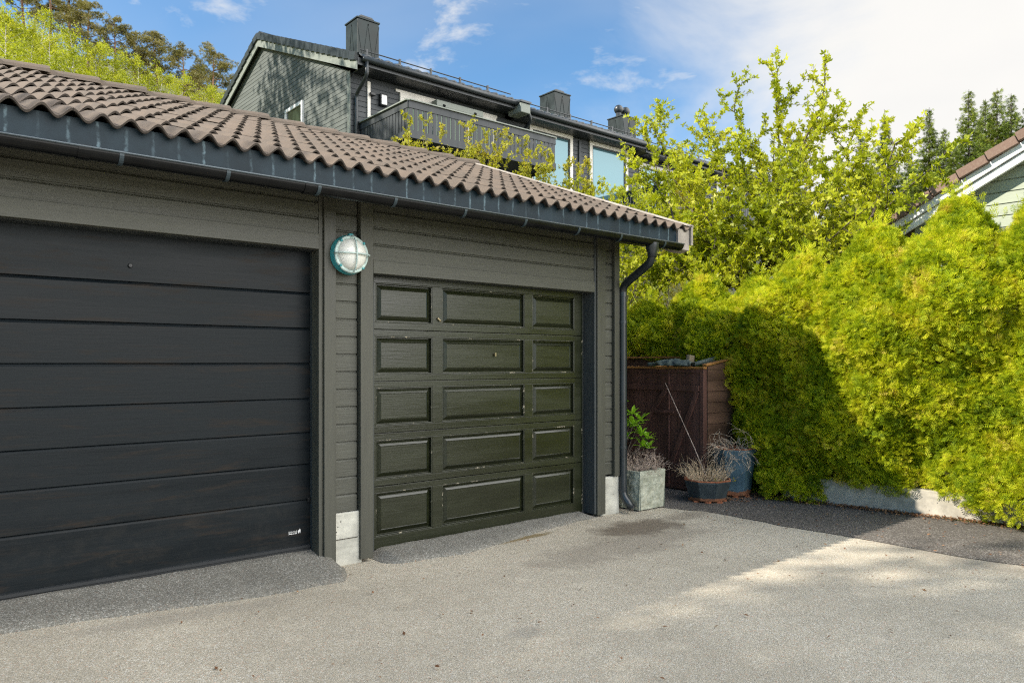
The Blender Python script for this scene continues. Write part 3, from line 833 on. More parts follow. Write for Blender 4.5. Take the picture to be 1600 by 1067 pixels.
# crumpled tarp lying over the front rail, and a wood block
bm = bmesh.new()
nx_, ny_ = 46, 16
gv = []
for i in range(nx_):
    for j in range(ny_):
        u = i / (nx_ - 1); v = j / (ny_ - 1); y = 5.02 + .60 * u
        a = math.pi * 1.25 * (v - .12)
        wob = mnoise.noise(Vector((u * 9, v * 5, 2))) * .022 + mnoise.noise(Vector((u * 22, v * 12, 5))) * .009
        r = (.030 + .028 * math.sin(math.pi * min(1, u * 1.15)) ** .7 + wob)
        gv.append(bm.verts.new((sx0 + .005 - math.cos(a) * (r + .02), y, 1.372 + max(-.034, math.sin(a)) * r * 1.2 + .012)))
for i in range(nx_ - 1):
    for j in range(ny_ - 1): bm.faces.new((gv[i * ny_ + j], gv[(i + 1) * ny_ + j], gv[(i + 1) * ny_ + j + 1], gv[i * ny_ + j + 1]))
bmesh.ops.recalc_face_normals(bm, faces=bm.faces)
me = bpy.data.meshes.new('tarp'); bm.to_mesh(me); bm.free()
def tarp_mat():
    t = NT('dirty_green_tarp'); n = t.noise(25, 5, .7); v = t.voro(160)
    c = t.mix(t.ramp(n, .35, .7), (.035, .052, .042), (.085, .108, .092))
    c = t.mix(t.ramp(t.noise(90, 3, .6), .6, .7, 0, .7), c, (.02, .03, .025))
    return t.set(c, .6, t.bump(n, .6, .006))
M['tarp'] = tarp_mat()
o = link_mesh('tarp', me, M['tarp'], smooth=True); so_ = o.modifiers.new('solid', 'SOLIDIFY'); so_.thickness = .004
tag(o, 'crumpled grey green tarp draped on the front rail of the brown shed', 'tarp')
roll = MB().tube([(sx0 + .06, 5.08, 1.393), (sx0 + .20, 5.03, 1.42), (sx0 + .36, 5.0, 1.452), (sx0 + .50, 4.985, 1.475)], [.02, .03, .034, .028], 12).build('rolled_net', M['tarp'], smooth=True)
tag(roll, 'dark rolled net lying across the top of the brown shed', 'net')
o = MB().obox((sx0 + .24, 5.24, 1.405), (sx0 + .25, 5.235, 1.50), .09, .05, (0, 1, 0)).build('wood_block', painted_wood('weathered_offcut', (.30, .24, .16), .8, 2), None, .004)
tag(o, 'small pale wood offcut standing on top of the brown shed', 'wood block')
MB_ = MB().obox((sx0 + .22, 5.2, 1.385), (sx0 + .30, 5.6, 1.395), .03, .03); MB_.build('lath', M['shed_in'], SH, .002)
# stick leaning on the shed door
o = MB().tube([(6.775, 5.376, 1.184), (6.70, 5.12, .84), (6.63, 4.88, .52), (6.54, 4.66, .24)], [.005, .005, .005, .004], 6).build('stick', M['heather'])
tag(o, 'thin pale stick leaning diagonally against the brown shed doors', 'stick')

# ------------------------------------------------------------------ planter and pots
def rough_stone():
    t = NT('rough_cast_stone'); n = t.noise(14, 5, .65); f = t.noise(60, 4, .7)
    c = t.mix(t.ramp(n, .3, .7), (.235, .25, .19), (.42, .425, .34))
    c = t.mix(t.ramp(t.noise(5, 4, .6), .55, .75, 0, .5), c, (.30, .27, .19))
    c = t.mix(t.ramp(f, .6, .8, 0, .35), c, (.12, .135, .095))
    return t.set(c, .95, t.bump(f, .5, .006))
M['stone'] = rough_stone()
px0, px1, py0, py1, ph = 5.53, 5.91, 4.69, 5.06, .375
PL = thing('planter', (5.72, 4.87, 0), 'square rough pale green stone planter beside the garage downpipe', 'planter')
bm = bmesh.new(); bmesh.ops.create_grid(bm, x_segments=1, y_segments=1, size=1); bm.clear()
def stone_side(p, q, n=34, m=26):
    p = Vector(p); q = Vector(q); out = Vector(((q - p).y, -(q - p).x, 0)).normalized()
    g = []
    for i in range(n + 1):
        for j in range(m + 1):
            u = i / n; v = j / m; e = min(u, 1 - u, (1 - v) * 1.1, 1) * 12; e = min(1, e)
            b = p.lerp(q, u) + Vector((0, 0, .012 + v * (ph - .012)))
            tp = .014 * (1 - v)
            d = mnoise.noise(b * 16) * .011 + mnoise.noise(b * 42 + Vector((3, 3, 3))) * .006
            g.append(bm.verts.new(b + out * (d * e + .006 * e - tp)))
    for i in range(n):
        for j in range(m): bm.faces.new((g[i * (m + 1) + j], g[(i + 1) * (m + 1) + j], g[(i + 1) * (m + 1) + j + 1], g[i * (m + 1) + j + 1]))
cn = [(px0, py0), (px1, py0), (px1, py1), (px0, py1)]
for k in range(4): stone_side((*cn[k], 0), (*cn[(k + 1) % 4], 0))
me = bpy.data.meshes.new('stone_body'); bm.to_mesh(me); bm.free()
link_mesh('stone_body', me, M['stone'], PL, smooth=False)
mb = MB()
for (a, b, c, d) in ((px0, px1, py0, py0 + .04), (px0, px1, py1 - .04, py1), (px0, px0 + .04, py0 + .04, py1 - .04), (px1 - .04, px1, py0 + .04, py1 - .04)):
    mb.box(a, b, c, d, ph - .05, ph + .004)
mb.build('rim', M['stone'], PL, .006)
box('soil', px0 + .041, px1 - .041, py0 + .041, py1 - .041, .2, ph - .03, M['soil'], PL, 0)

def twig_bush(g, base, n, r0, L, spread, mat_r=.0022, up=1.0, kink=.25, seg=4, branch=2, droop=0.):
    mb = MB()
    for i in range(n):
        a = g.uniform(0, 2 * math.pi); rr = r0 * math.sqrt(g.uniform()); p = Vector(base) + Vector((rr * math.cos(a), rr * math.sin(a), 0))
        d = Vector((math.cos(a) * spread * g.uniform(.2, 1), math.sin(a) * spread * g.uniform(.2, 1), up * g.uniform(.5, 1.))).normalized()
        l = L * g.uniform(.5, 1.05)
        def grow(p, d, l, rad, lev):
            pts = [p]; rads = [rad]
            for k in range(seg):
                d = (d + Vector(g.normal(0, kink, 3)) - Vector((0, 0, droop * (k + 1) / seg))).normalized(); p = p + d * l / seg; pts.append(p); rads.append(rad * (1 - .75 * (k + 1) / seg))
                if lev and g.uniform() < .75:
                    d2 = (d + Vector(g.normal(0, .6, 3))).normalized(); grow(p, d2, l * g.uniform(.25, .5), rad * .7, lev - 1)
            mb.tube(pts, rads, 3, False)
        grow(p, d, l, mat_r * g.uniform(.7, 1.3), branch)
    return mb
g = np.random.default_rng(11)
o = twig_bush(g, (5.73, 4.86, ph - .03), 110, .15, .22, 1.1, .0028, 1.0, .28, 4, 2).build('heather', M['heather'])
tag(o, 'dead grey brown heather filling the stone planter', 'heather')
# rhododendron: stems with whorls of long leaves
RH = thing('rhododendron', (5.60, 5.0, ph - .03), 'bright green rhododendron shrub growing from the back of the stone planter', 'shrub')
tips = [(5.66, 5.10, 1.03), (5.78, 5.0, .90), (5.84, 4.95, .84), (5.72, 4.93, .80), (5.83, 4.93, .70), (5.88, 4.90, .655), (5.70, 5.02, .66), (5.80, 4.88, .585), (5.90, 4.90, .56), (5.60, 5.08, .93), (5.66, 5.12, .78), (5.86, 5.08, .76)]
mb = MB(); parts = []
for k, tp in enumerate(tips):
    b = Vector((5.60, 5.0, ph - .05)); tp = Vector(tp); mid = b.lerp(tp, .55) + Vector((0.02 * ((k % 3) - 1), .02, .03))
    mb.tube([b, mid, tp], [.007, .005, .004], 6)
    n = 12; a = g.uniform(0, 6.28) + np.arange(n) * 2.4
    el = np.where(np.arange(n) < 7, g.uniform(.0, .35, n), g.uniform(.5, 1.0, n))
    ax = np.stack([np.cos(a) * np.cos(el), np.sin(a) * np.cos(el), np.sin(el)], -1)
    up = np.tile([0, 0, 1.], (n, 1)) + .1
    parts.append((np.repeat(np.array(tp)[None], n, 0), ax, up, g.uniform(.095, .14, n), g.uniform(0, 1, n)))
tvl = np.array([(0, 0, 0), (.3, .13, .03), (.7, .15, .0), (1, 0, -.10), (.7, -.15, .0), (.3, -.13, .03), (.5, 0, -.02)], float)
tfl = np.array([(0, 6, 1, 1), (1, 6, 2, 2), (2, 6, 3, 3), (3, 6, 4, 4), (4, 6, 5, 5), (5, 6, 0, 0)])[:, :3]
V, F, T = joinvf([scatter(tvl, tfl, *p) for p in parts])
np_mesh('leaves', V, F, M['rhodo'], RH, T, True)
mb.build('stems', M['bark'], RH)

def glaze(name, a, b, rust):
    t = NT(name); n = t.noise(7, 5, .65); n2 = t.noise(18, 5, .7); z = t.sep()[2]
    c = t.mix(t.ramp(n, .3, .7), a, b)
    c = t.mix(t.ramp(n2, .58, .72, 0, .5), c, (.16, .22, .23))
    edge = t.math('ADD', t.ramp(z, rust[0], rust[1], 1, 0), t.ramp(z, rust[2], rust[3], 0, 1))
    f = t.ramp(t.math('ADD', edge, t.math('MULTIPLY', t.math('SUBTRACT', n2, .5), 1.4)), .45, .6)
    c = t.mix(f, c, t.mix(n, (.16, .06, .028), (.24, .105, .05)))
    return t.set(c, t.ramp(f, 0, 1, .3, .85), t.bump(n2, .3, .004))
M['potlow'] = glaze('dark_blue_glaze', (.025, .034, .038), (.05, .064, .068), (.03, .075, .30, .40))
M['pottall'] = glaze('blue_glaze', (.035, .072, .095), (.075, .13, .165), (.02, .12, .42, .62))
M['terra'] = plain('terracotta', (.26, .085, .035), .85, var=.3, scale=14, bump=.4)
def pot(name, loc, r0, r1, h, n, mat, label, rot):
    P = thing(name, loc, label, 'plant pot'); x, y, z = loc
    MB().lathe([(0, .012), (r0 * .96, .012), (r0, .02), (r0 + (r1 - r0) * .5, h * .5), (r1, h - .015), (r1, h - .002)], n, (x, y, z), rot=rot).build('body', mat, P, .006)
    MB().lathe([(r1 + .001, h - .002), (r1 + .004, h + .008), (r1 - .018, h + .010), (r1 - .024, h - .05)], n, (x, y, z), rot=rot).build('rim', M['terra'], P, .003)
    MB().lathe([(r1 - .026, h - .035), (0, h - .025)], n, (x, y, z), rot=rot).build('soil', M['soil'], P)
    f = MB()
    for k in range(n):
        a = rot + 2 * math.pi * (k + .5) / n
        f.lathe([(0, -.004), (.035, -.004), (.032, .016), (0, .016)], 6, (x + r0 * .86 * math.cos(a), y + r0 * .86 * math.sin(a), z))
    f.build('foot', M['terra'], P)
    return P
P1 = (6.50, 4.62, .008); P2 = (6.98, 4.62, .008)
pot('plant_pot', P1, .185, .245, .215, 8, M['potlow'], 'low wide dark blue octagonal pot with chipped terracotta rim', .25)
pot('plant_pot', P2, .165, .225, .50, 6, M['pottall'], 'tall blue glazed pot with rust patches against the hedge', .12)
g = np.random.default_rng(5)
o = twig_bush(g, (P1[0], P1[1], .195), 190, .17, .235, .95, .0023, 1.0, .12, 3, 1).build('dry_grass', M['dry'])
tag(o, 'tuft of dry straw coloured stems in the low dark blue pot', 'dry plant')
lg = np.random.default_rng(8)
a = lg.uniform(0, 6.28, 26); pos = np.stack([P1[0] + .2 * np.cos(a * .2 - 1.5) , P1[1] - .12 + .1 * np.sin(a), .19 + lg.uniform(0, .05, 26)], -1)
V, F, T = scatter(*LEAF, pos, rnd_dirs(lg, 26), rnd_dirs(lg, 26), lg.uniform(.02, .04, 26), lg.uniform(0, 1, 26))
o = np_mesh('weed', V, F, M['bush'], None, T); tag(o, 'small green weed sprouting at the rim of the low dark blue pot', 'weed')
o = twig_bush(g, (P2[0], P2[1], .475), 75, .14, .36, 1.7, .0034, .8, .30, 5, 1, .42).build('dead_plant', M['deadtwig'])
tag(o, 'bleached dead branching plant drooping over the tall blue pot', 'dead plant')

# ------------------------------------------------------------------ retaining wall, leaf litter
def wallx(y): return 7.21 + (4.0 - y) * .152
mb = MB(); ys = [4.18, 4.0, 3.2, 2.4, 1.4, .4, -1, -3, -6]
hz = [.24, .25, .245, .235, .225, .22, .22, .22, .22]
for (a, b, h0, h1) in zip(ys[:-1], ys[1:], hz[:-1], hz[1:]):
    x0, x1 = wallx(a), wallx(b)
    v = [(x0, a, -.1), (x1, b, -.1), (x1 + .18, b, -.1), (x0 + .18, a, -.1), (x0 + .012, a, h0), (x1 + .012, b, h1), (x1 + .18, b, h1), (x0 + .18, a, h0)]
    mb.add(v, [(0, 1, 5, 4), (4, 5, 6, 7), (2, 3, 7, 6)])
bm = None
o = mb.build('retaining_wall', M['concrete'])
bm = bmesh.new(); bm.from_mesh(o.data); bmesh.ops.remove_doubles(bm, verts=bm.verts, dist=.001)
be = [e for e in bm.edges if e.is_boundary]; bmesh.ops.holes_fill(bm, edges=be); bmesh.ops.recalc_face_normals(bm, faces=bm.faces); bm.to_mesh(o.data); bm.free()
bv = o.modifiers.new('bevel', 'BEVEL'); bv.width = .008; bv.segments = 2; bv.limit_method = 'ANGLE'
tag(o, 'low grey concrete retaining wall under the hedge', 'wall')
g = np.random.default_rng(21)
n = 5200; y = g.uniform(-2.5, 4.7, n); d = np.abs(g.normal(0, .07, n)) + .005
pos = np.stack([wallx(y) - d, y, .016 + g.uniform(0, .012, n)], -1)
n2 = 420; pos2 = np.stack([g.uniform(6.6, 7.25, n2), g.uniform(4.25, 4.75, n2), .016 + g.uniform(0, .01, n2)], -1)
n3 = 260; pos3 = np.stack([g.uniform(5.6, 7.4, n3), g.uniform(.5, 4.6, n3), .014 + g.uniform(0, .004, n3)], -1)
n4 = 170; pos4 = np.stack([g.uniform(1.0, 5.6, n4), g.uniform(.9, 4.5, n4), .014 + g.uniform(0, .004, n4)], -1); pos4[:, 2] += drive_h(pos4[:, 0], pos4[:, 1])
pos = np.concatenate([pos, pos2, pos3, pos4]); n = len(pos)
ax = rnd_dirs(g, n); ax[:, 2] *= .25; up = np.tile([0, 0, 1.], (n, 1)) + g.normal(0, .3, (n, 3))
V, F, T = scatter(*LEAF, pos, ax, up, g.uniform(.012, .035, n), g.uniform(0, 1, n))
M['litter'] = leaf_mat('brown_leaf_litter', [(.10, .045, .02), (.20, .095, .045), (.30, .19, .10)], .85, .1, 6)
o = np_mesh('leaf_litter', V, F, M['litter'], None, T); tag(o, 'brown fallen leaves along the foot of the concrete wall', 'leaf litter', kind='stuff')

# ------------------------------------------------------------------ thuja hedge
def thuja(loc, H, RX, RYY, seed, label, nclump=95, per=62, tip=.10, back=.35, hang=.0, z0=0.0, name='thuja'):
    g = np.random.default_rng(seed)
    T_ = thing(name, loc, label, 'hedge shrub', 'thuja shrubs of the hedge')
    parts = []
    nc = nclump; k = np.arange(nc)
    u = (k + .5) / nc; u = u ** .9
    th = k * 2.39996 + g.normal(0, .25, nc)
    prof = np.where(u < .68, 1 - .05 * (1 - u / .68), 1 - ((u - .68) / .32) ** 1.3 * (1 - tip))
    lump = g.uniform(.93, 1.05, nc)
    # rounded box cross-section: neighbours close up into one wall; the tops round off into separate tips
    p = (k * .6180339) % 1
    fx = np.select([p < .56, p < .70, p < .84], [-np.ones(nc), -1 + 2 * (p - .56) / .14, -1 + 2 * (p - .70) / .14], np.ones(nc))
    fy = np.select([p < .56, p < .70, p < .84], [-1 + 2 * p / .56, -np.ones(nc), np.ones(nc)], -1 + 2 * (p - .84) / .16)
    sh = (1 - .10 * np.minimum(np.abs(fx), np.abs(fy)) ** 3); fx, fy = fx * sh, fy * sh
    rl_ = np.hypot(fx, fy); rnd = np.clip((u - .66) / .12, 0, 1); rnd = rnd * (1 - 1 / np.maximum(rl_, 1)); fx, fy = fx * (1 - rnd), fy * (1 - rnd)
    cz = z0 + .05 + u * (H - .18 - z0)
    wy = loc[1] + fy * RYY; relief = .11 * np.sin(wy * 3.1 + cz * 2.3 + 1) + .075 * np.sin(wy * 6.7 - cz * 4.9) + .04 * np.sin(cz * 8.3 + wy * 2)
    cx = fx * RX * prof * lump - relief * (fx < 0) * prof; cy = fy * RYY * prof * lump; th = np.arctan2(cy, cx)
    cen = np.stack([cx, cy, cz], -1)
    out = norm_rows(np.stack([np.cos(th), np.sin(th), np.full(nc, .35) + .6 * (u > .9)], -1))
    rc = g.uniform(.09, .185, nc) * (1 - .35 * (u > .85))
    keep = (np.cos(th) < .35) | (g.uniform(0, 1, nc) < back) | (u > .85); k = k[keep]
    n = len(k) * per; ci = np.repeat(k, per)
    d = rnd_dirs(g, n); d = norm_rows(d + out[ci] * .75)
    rad = rc[ci] * g.uniform(.72, 1.10, n)
    pos = cen[ci] + d * rad[:, None] * np.array([1, 1, .8])
    ax = norm_rows(d * .60 + np.array([0, 0, .34]) + g.normal(0, .45, (n, 3)) + np.array([0, 0, .55]) * (u[ci] > .86)[:, None])
    up = g.normal(0, .42, (n, 3)) + d * .45 + np.array([0, 0, .85])
    tint = np.clip(g.normal(.48, .20, n) + (g.normal(0, .12, nc) + (g.uniform(0, 1, nc) < .05) * .9)[ci], 0, 1)
    parts.append((pos - ax * .03, ax, up, g.uniform(.06, .10, n), tint))
    # loose leader shoots at the top
    m = 130; a = g.uniform(0, 6.28, m); r = np.abs(g.normal(0, .12, m)) ; zz = H - .40 + .48 * g.uniform(0, 1, m) * np.exp(-r * 2.5)
    p = np.stack([np.cos(a) * r * 1.2, np.sin(a) * r * 1.2, zz], -1)
    axx = norm_rows(np.stack([np.cos(a) * .35, np.sin(a) * .35, np.full(m, 1.)], -1) + g.normal(0, .2, (m, 3)))
    parts.append((p, axx, rnd_dirs(g, m), g.uniform(.07, .13, m), np.clip(g.normal(.55, .15, m), 0, 1)))
    V, F, T = joinvf([scatter(*SPRAY, *p) for p in parts])
    np_mesh('foliage', V + np.array(loc), F, M['thuja'], T_, T)
    # dense inner twig mass and trunk
    mb = MB(); L_ = Vector(loc); ns = 14; pr = []
    for i in range(9):
        t = i / 8; pr.append((RX * (.64 if t < .6 else .64 * max(.06, 1 - ((t - .6) / .4) ** 1.2)), z0 + .06 + t * (H - .45 - z0)))
    vs = []
    for r, h in pr:
        for j in range(ns):
            a = 2 * math.pi * j / ns; q = abs(math.cos(a)) ** 4 + abs(math.sin(a)) ** 4; w = (q ** -.25 if h < H * .6 else 1) + .14 * mnoise.noise(Vector((math.cos(a) * 2, math.sin(a) * 2, h * 3 + seed)))
            vs.append(L_ + Vector((r * w * math.cos(a), r * w * math.sin(a) * RYY / RX, h)))
    fs = [(i * ns + j, i * ns + (j + 1) % ns, (i + 1) * ns + (j + 1) % ns, (i + 1) * ns + j) for i in range(8) for j in range(ns)] + [tuple(range(ns))[::-1], tuple(range(8 * ns, 9 * ns))]
    mb.add(vs, fs).build('inner_twigs', M['thuja_twig'], T_)
    MB().tube([L_ + Vector((0, 0, -.1)), L_ + Vector((.02, .01, H * .5)), L_ + Vector((0, 0, H * .85))], [.07, .045, .015], 7).build('trunk', M['bark'], T_)
    return T_
hedge = [  # y, x, height, rx, ry, z0, label
    (8.6, 8.05, 2.25, .60, .62, 0, 'thuja furthest back behind the garage corner'),
    (7.65, 8.10, 2.62, .60, .60, 0, 'thuja seen just right of the downpipe behind the shed'),
    (6.70, 8.10, 2.30, .62, .62, 0, 'thuja behind the left half of the brown shed'),
    (5.80, 8.10, 2.55, .62, .62, 0, 'thuja behind the right half of the brown shed'),
    (4.95, 8.00, 2.45, .60, .60, 0, 'thuja touching the right side of the brown shed'),
    (4.28, 7.84, 2.66, .60, .50, .0, 'shaded thuja reaching the ground behind the tall blue pot'),
    (3.52, 7.90, 2.88, .66, .50, .20, 'tall pointed thuja bulging over the concrete wall at the shadow edge'),
    (2.78, 8.02, 3.06, .66, .48, .17, 'sunlit thuja with a tall tip under the white bargeboard'),
    (2.05, 8.14, 3.08, .70, .48, .05, 'sunlit thuja at the right picture edge hanging low over the wall'),
    (1.25, 8.26, 2.9, .70, .50, .0, 'thuja just right of the one hanging low over the wall'),
    (.45, 8.38, 2.9, .70, .50, .15, 'thuja at the right end of the hedge'),
]
for i, (yy, xx, H, rx, ry, z0, lab) in enumerate(hedge):
    thuja((xx, yy, 0), H, rx, ry, 100 + i, lab, nclump=300, per=118 if yy < 6.9 else 60, z0=z0)

# ------------------------------------------------------------------ branching trees
def branch_tree(name, loc, limbs, mat_leaf, label, cat, group=None, seed=1, r0=.06, twig=(.35, .9), dens=1.0, leaf=(.05, .085), tpl=TRILEAF, lev=2, barkm=None, step=.07, spread=.55):
    g = np.random.default_rng(seed); T_ = thing(name, loc, label, cat, group)
    mb = MB(); LP, LA = [], []
    def walk(p0, p1, rad, bend=.12, n=9):
        p0, p1 = Vector(p0), Vector(p1); L = (p1 - p0).length; pts = []
        o1 = Vector(g.normal(0, bend * L * .5, 3)); o1.z = abs(o1.z) * .4 - L * .02
        for i in range(n):
            t = i / (n - 1); q = p0.lerp(p1, t) + o1 * math.sin(math.pi * t) + Vector(g.normal(0, .012 * L * (0 < i < n - 1), 3))
            pts.append(q)
        rads = [max(.0022, rad * (1 - .85 * i / (n - 1))) for i in range(n)]
        mb.tube(pts, rads, 6 if rad > .015 else 4, False); return pts
    def leafy(pts, t0):
        for a, b in zip(pts[:-1], pts[1:]):
            L = (b - a).length; m = max(1, int(L / step * dens + g.uniform()))
            for k in range(m):
                LP.append(a.lerp(b, g.uniform())); LA.append((b - a).normalized())
    def sub(pts, rad, L, lv):
        n = len(pts)
        for i in range(2, n):
            if g.uniform() > .92: continue
            for rep in range(2 if lv == lev else 1):
                t = i / (n - 1); l = L * g.uniform(*twig) * (1.1 - .55 * t)
                d = (pts[i] - pts[i - 1]).normalized()
                dd = (d + Vector(g.normal(0, spread, 3)) + Vector((0, 0, .12))).normalized()
                q = walk(pts[i], pts[i] + dd * l, rad * .45 * (1.05 - .5 * t), .10, 6)
                leafy(q, 0)
                if lv > 1: sub(q, rad * .4, L * .45, lv - 1)
    for (b, t, rad, L) in limbs:
        pts = walk(b, t, rad)
        leafy(pts[5:], 0)
        sub(pts, rad, L, lev)
    mb.build('trunk', barkm or M['bark'], T_, smooth=True)
    pos = np.array([tuple(p) for p in LP]); da = np.array([tuple(p) for p in LA]); n = len(pos)
    ax = norm_rows(da * .5 + g.normal(0, .65, (n, 3)) + np.array([0, 0, .25]))
    V, F, T = scatter(*tpl, pos + g.normal(0, .012, (n, 3)), ax, rnd_dirs(g, n) + np.array([0, 0, .5]), g.uniform(*leaf, n), np.clip(g.normal(.5, .22, n), 0, 1))
    np_mesh('crown', V, F, mat_leaf, T_, T)
    return T_
tb = (9.35, 5.75, .4)
J = Vector((9.38, 5.72, 1.95))
fl = [(Vector(tb), Vector((9.40, 5.70, 2.7)), .085, .5), (Vector(tb) + Vector((.05, .1, 0)), Vector((9.45, 5.85, 2.6)), .07, .5)]
tipsF = [((9.4, 7.65, 5.5), .032, .95), ((9.1, 7.5, 5.05), .026, .9), ((9.7, 6.95, 5.62), .03, .95), ((9.3, 6.15, 5.35), .030, .9),
         ((9.35, 5.5, 5.52), .030, .75), ((9.55, 4.95, 5.42), .036, .7), ((9.8, 4.70, 4.75), .026, .8), ((9.3, 3.95, 4.40), .040, .75),
         ((9.5, 3.55, 3.85), .026, .9), ((8.7, 3.9, 3.35), .024, .95), ((8.5, 7.9, 3.6), .026, .65), ((9.0, 8.0, 3.7), .028, .6),
         ((8.6, 6.6, 3.4), .024, 1.0), ((8.7, 5.2, 3.3), .022, .95), ((10.1, 6.6, 4.4), .026, .95), ((10.0, 5.4, 4.3), .026, .95), ((9.9, 7.8, 3.9), .026, 1.0),
         ((8.45, 5.9, 2.75), .02, .9), ((8.6, 7.2, 2.8), .02, .95), ((8.7, 4.5, 2.9), .02, .9), ((9.6, 4.4, 3.5), .024, .95),
         ((9.0, 6.9, 4.3), .024, 1.1), ((9.2, 6.0, 4.4), .024, 1.1), ((9.4, 5.1, 4.4), .024, 1.1), ((8.8, 7.5, 4.3), .024, .8), ((8.9, 8.2, 3.0), .024, .6), ((8.6, 4.9, 3.6), .024, 1.1),
         ((8.5, 6.3, 4.0), .024, 1.1), ((8.4, 7.3, 3.5), .024, 1.1), ((9.2, 4.3, 4.0), .024, 1.0), ((10.2, 4.5, 3.9), .024, 1.0)]
for i, (t, r, L) in enumerate(tipsF):
    fl.append((J + Vector((.03 * (i % 3), .04 * (i % 4), .13 * (i % 7))), Vector(t) - Vector((0, 0, .38 if i < 8 else .1)), r, L))
branch_tree('fruit_tree', tb, fl, M['apple'], 'spreading fruit tree with young yellow green leaves behind the hedge', 'tree', seed=7, dens=2.6, twig=(.45, 1.1), leaf=(.046, .082), spread=.85)
# shrubs behind the garage, standing against the terraced house
def shrub(loc, H, W, seed, label, mat, n=12, dens=1.0, leaf=(.05, .085), group='shrubs behind the garage', name='shrub'):
    g = np.random.default_rng(seed); L_ = Vector(loc); limbs = []
    for i in range(n):
        a = g.uniform(0, 6.28); r = W * math.sqrt(g.uniform()); h = H * g.uniform(.76, 1.0)
        limbs.append((L_ + Vector((.15 * math.cos(a), .15 * math.sin(a), 0)), L_ + Vector((r * math.cos(a), r * math.sin(a), h)), .018, .75))
    return branch_tree(name, loc, limbs, mat, label, 'shrub', group, seed, dens=dens, twig=(.25, .7), leaf=leaf, step=.085)

# ------------------------------------------------------------------ houses
M['hsiding'] = painted_wood('house_grey_boards', (.105, .118, .108), .55, 1, .1, .3)
M['hfront'] = painted_wood('house_front_boards', (.035, .041, .045), .55, 0, .1, .3)
M['hrail'] = painted_wood('balcony_boards', (.030, .036, .040), .55, 2, .15, .3)
M['htrim'] = painted_wood('house_verge_boards', (.20, .22, .19), .55, 1, .1, .2)
M['hdark'] = plain('dark_gutter_paint', (.020, .025, .028), .4)
M['zinc'] = plain('patinated_chimney_sheet', (.012, .020, .020), .42, .0, spec=.25, var=.35, scale=2.5)
def glass_mat(name, tint=(.10, .20, .24), k=.6):
    t = NT(name); t.set(tint, .04, metal=k, spec=.6); return t.m
M['glass'] = glass_mat('window_glass', (.09, .185, .215), .32)
M['glassdark'] = glass_mat('dark_window_glass', (.06, .09, .06), .6)
HY, HEY, HEZ = 17.8, 17.2, 9.12
HRY, HRZ = 23.7, 11.80
HBY = 30.2; HBZ = 9.1
def house_roof(x0, x1, dz, parent):
    hp = math.atan2(HRZ - HEZ, HRY - HEY)
    rf = MB().extrude([(HEY, HEZ + dz), (HRY, HRZ + dz), (HBY, HBZ + dz), (HBY, HBZ + dz - .12), (HRY, HRZ + dz - .13), (HEY, HEZ + dz - .12)], 0, x0, x1).build('roof', M['darktile'], parent)
    # wavy tile rows of the front slope, tile ends at the verge
    nx = int((x1 - x0) / .05); xs = np.linspace(x0, x1, nx); Vs = []; L = math.hypot(HRY - HEY, HRZ - HEZ); nr = 18
    c_, s_ = math.cos(hp), math.sin(hp)
    for r in range(nr):
        for (s, li) in ((r * L / nr, .015), (r * L / nr, .055), ((r + 1) * L / nr, .020)):
            d = .028 * np.cos(xs / .30 * 2 * np.pi) + li + .03
            Vs.append(np.stack([xs, HEY - .04 + s * c_ - d * s_, HEZ + dz + s * s_ + d * c_], -1))
    np_mesh('tile_rows', np.concatenate(Vs), grid_faces(nx, nr * 3), M['darktile'], rf, smooth=False)
    # tile ends along the gable verge: stepped blocks on both slopes
    mb = MB()
    for side in (0, 1):
        for r in range(20):
            s0 = r * L / 20; s1 = (r + 1) * L / 20
            y0, z0 = HEY + s0 * c_, HEZ + dz + s0 * s_; y1, z1 = HEY + s1 * c_, HEZ + dz + s1 * s_
            if side: y0, y1 = 2 * HRY - y0, 2 * HRY - y1
            mb.obox((x0 - .03, y0, z0 + .02), (x0 - .03, y1, z1 - .02), .12, .20)
    mb.build('verge_tiles', M['darktile'], rf)
    mb = MB(); mb.tube([(x0, HRY, HRZ + dz + .03), (x1, HRY, HRZ + dz + .03)], .13, 10); mb.build('ridge_cap', M['darktile'], rf)
    # snow guard on the front edge
    sg = MB(); sg.tube([(x0 + .2, HEY + .25, HEZ + dz + .33), (x1 - .1, HEY + .25, HEZ + dz + .33)], .016, 6)
    k = x0 + .4
    while k < x1 - .2:
        sg.obox((k, HEY + .25, HEZ + dz + .10), (k, HEY + .25, HEZ + dz + .38), .05, .05, (0, 1, 0)); k += 1.0
    sg.build('snow_guard', M['hdark'], rf)
    gt = MB(); gt.tube([(x0 + .1, HEY - .08, HEZ + dz - .03), (x1, HEY - .08, HEZ + dz - .03)], .075, 10); gt.build('gutter', M['hdark'], parent, smooth=True)
    box('fascia', x0, x1, HEY - .002, HEY + .03, HEZ + dz - .18, HEZ + dz - .02, M['hdark'], parent, .004)
    box('soffit', x0 + .2, x1, HEY + .03, HY + .05, HEZ + dz - .18, HEZ + dz - .155, M['hdark'], parent, 0)
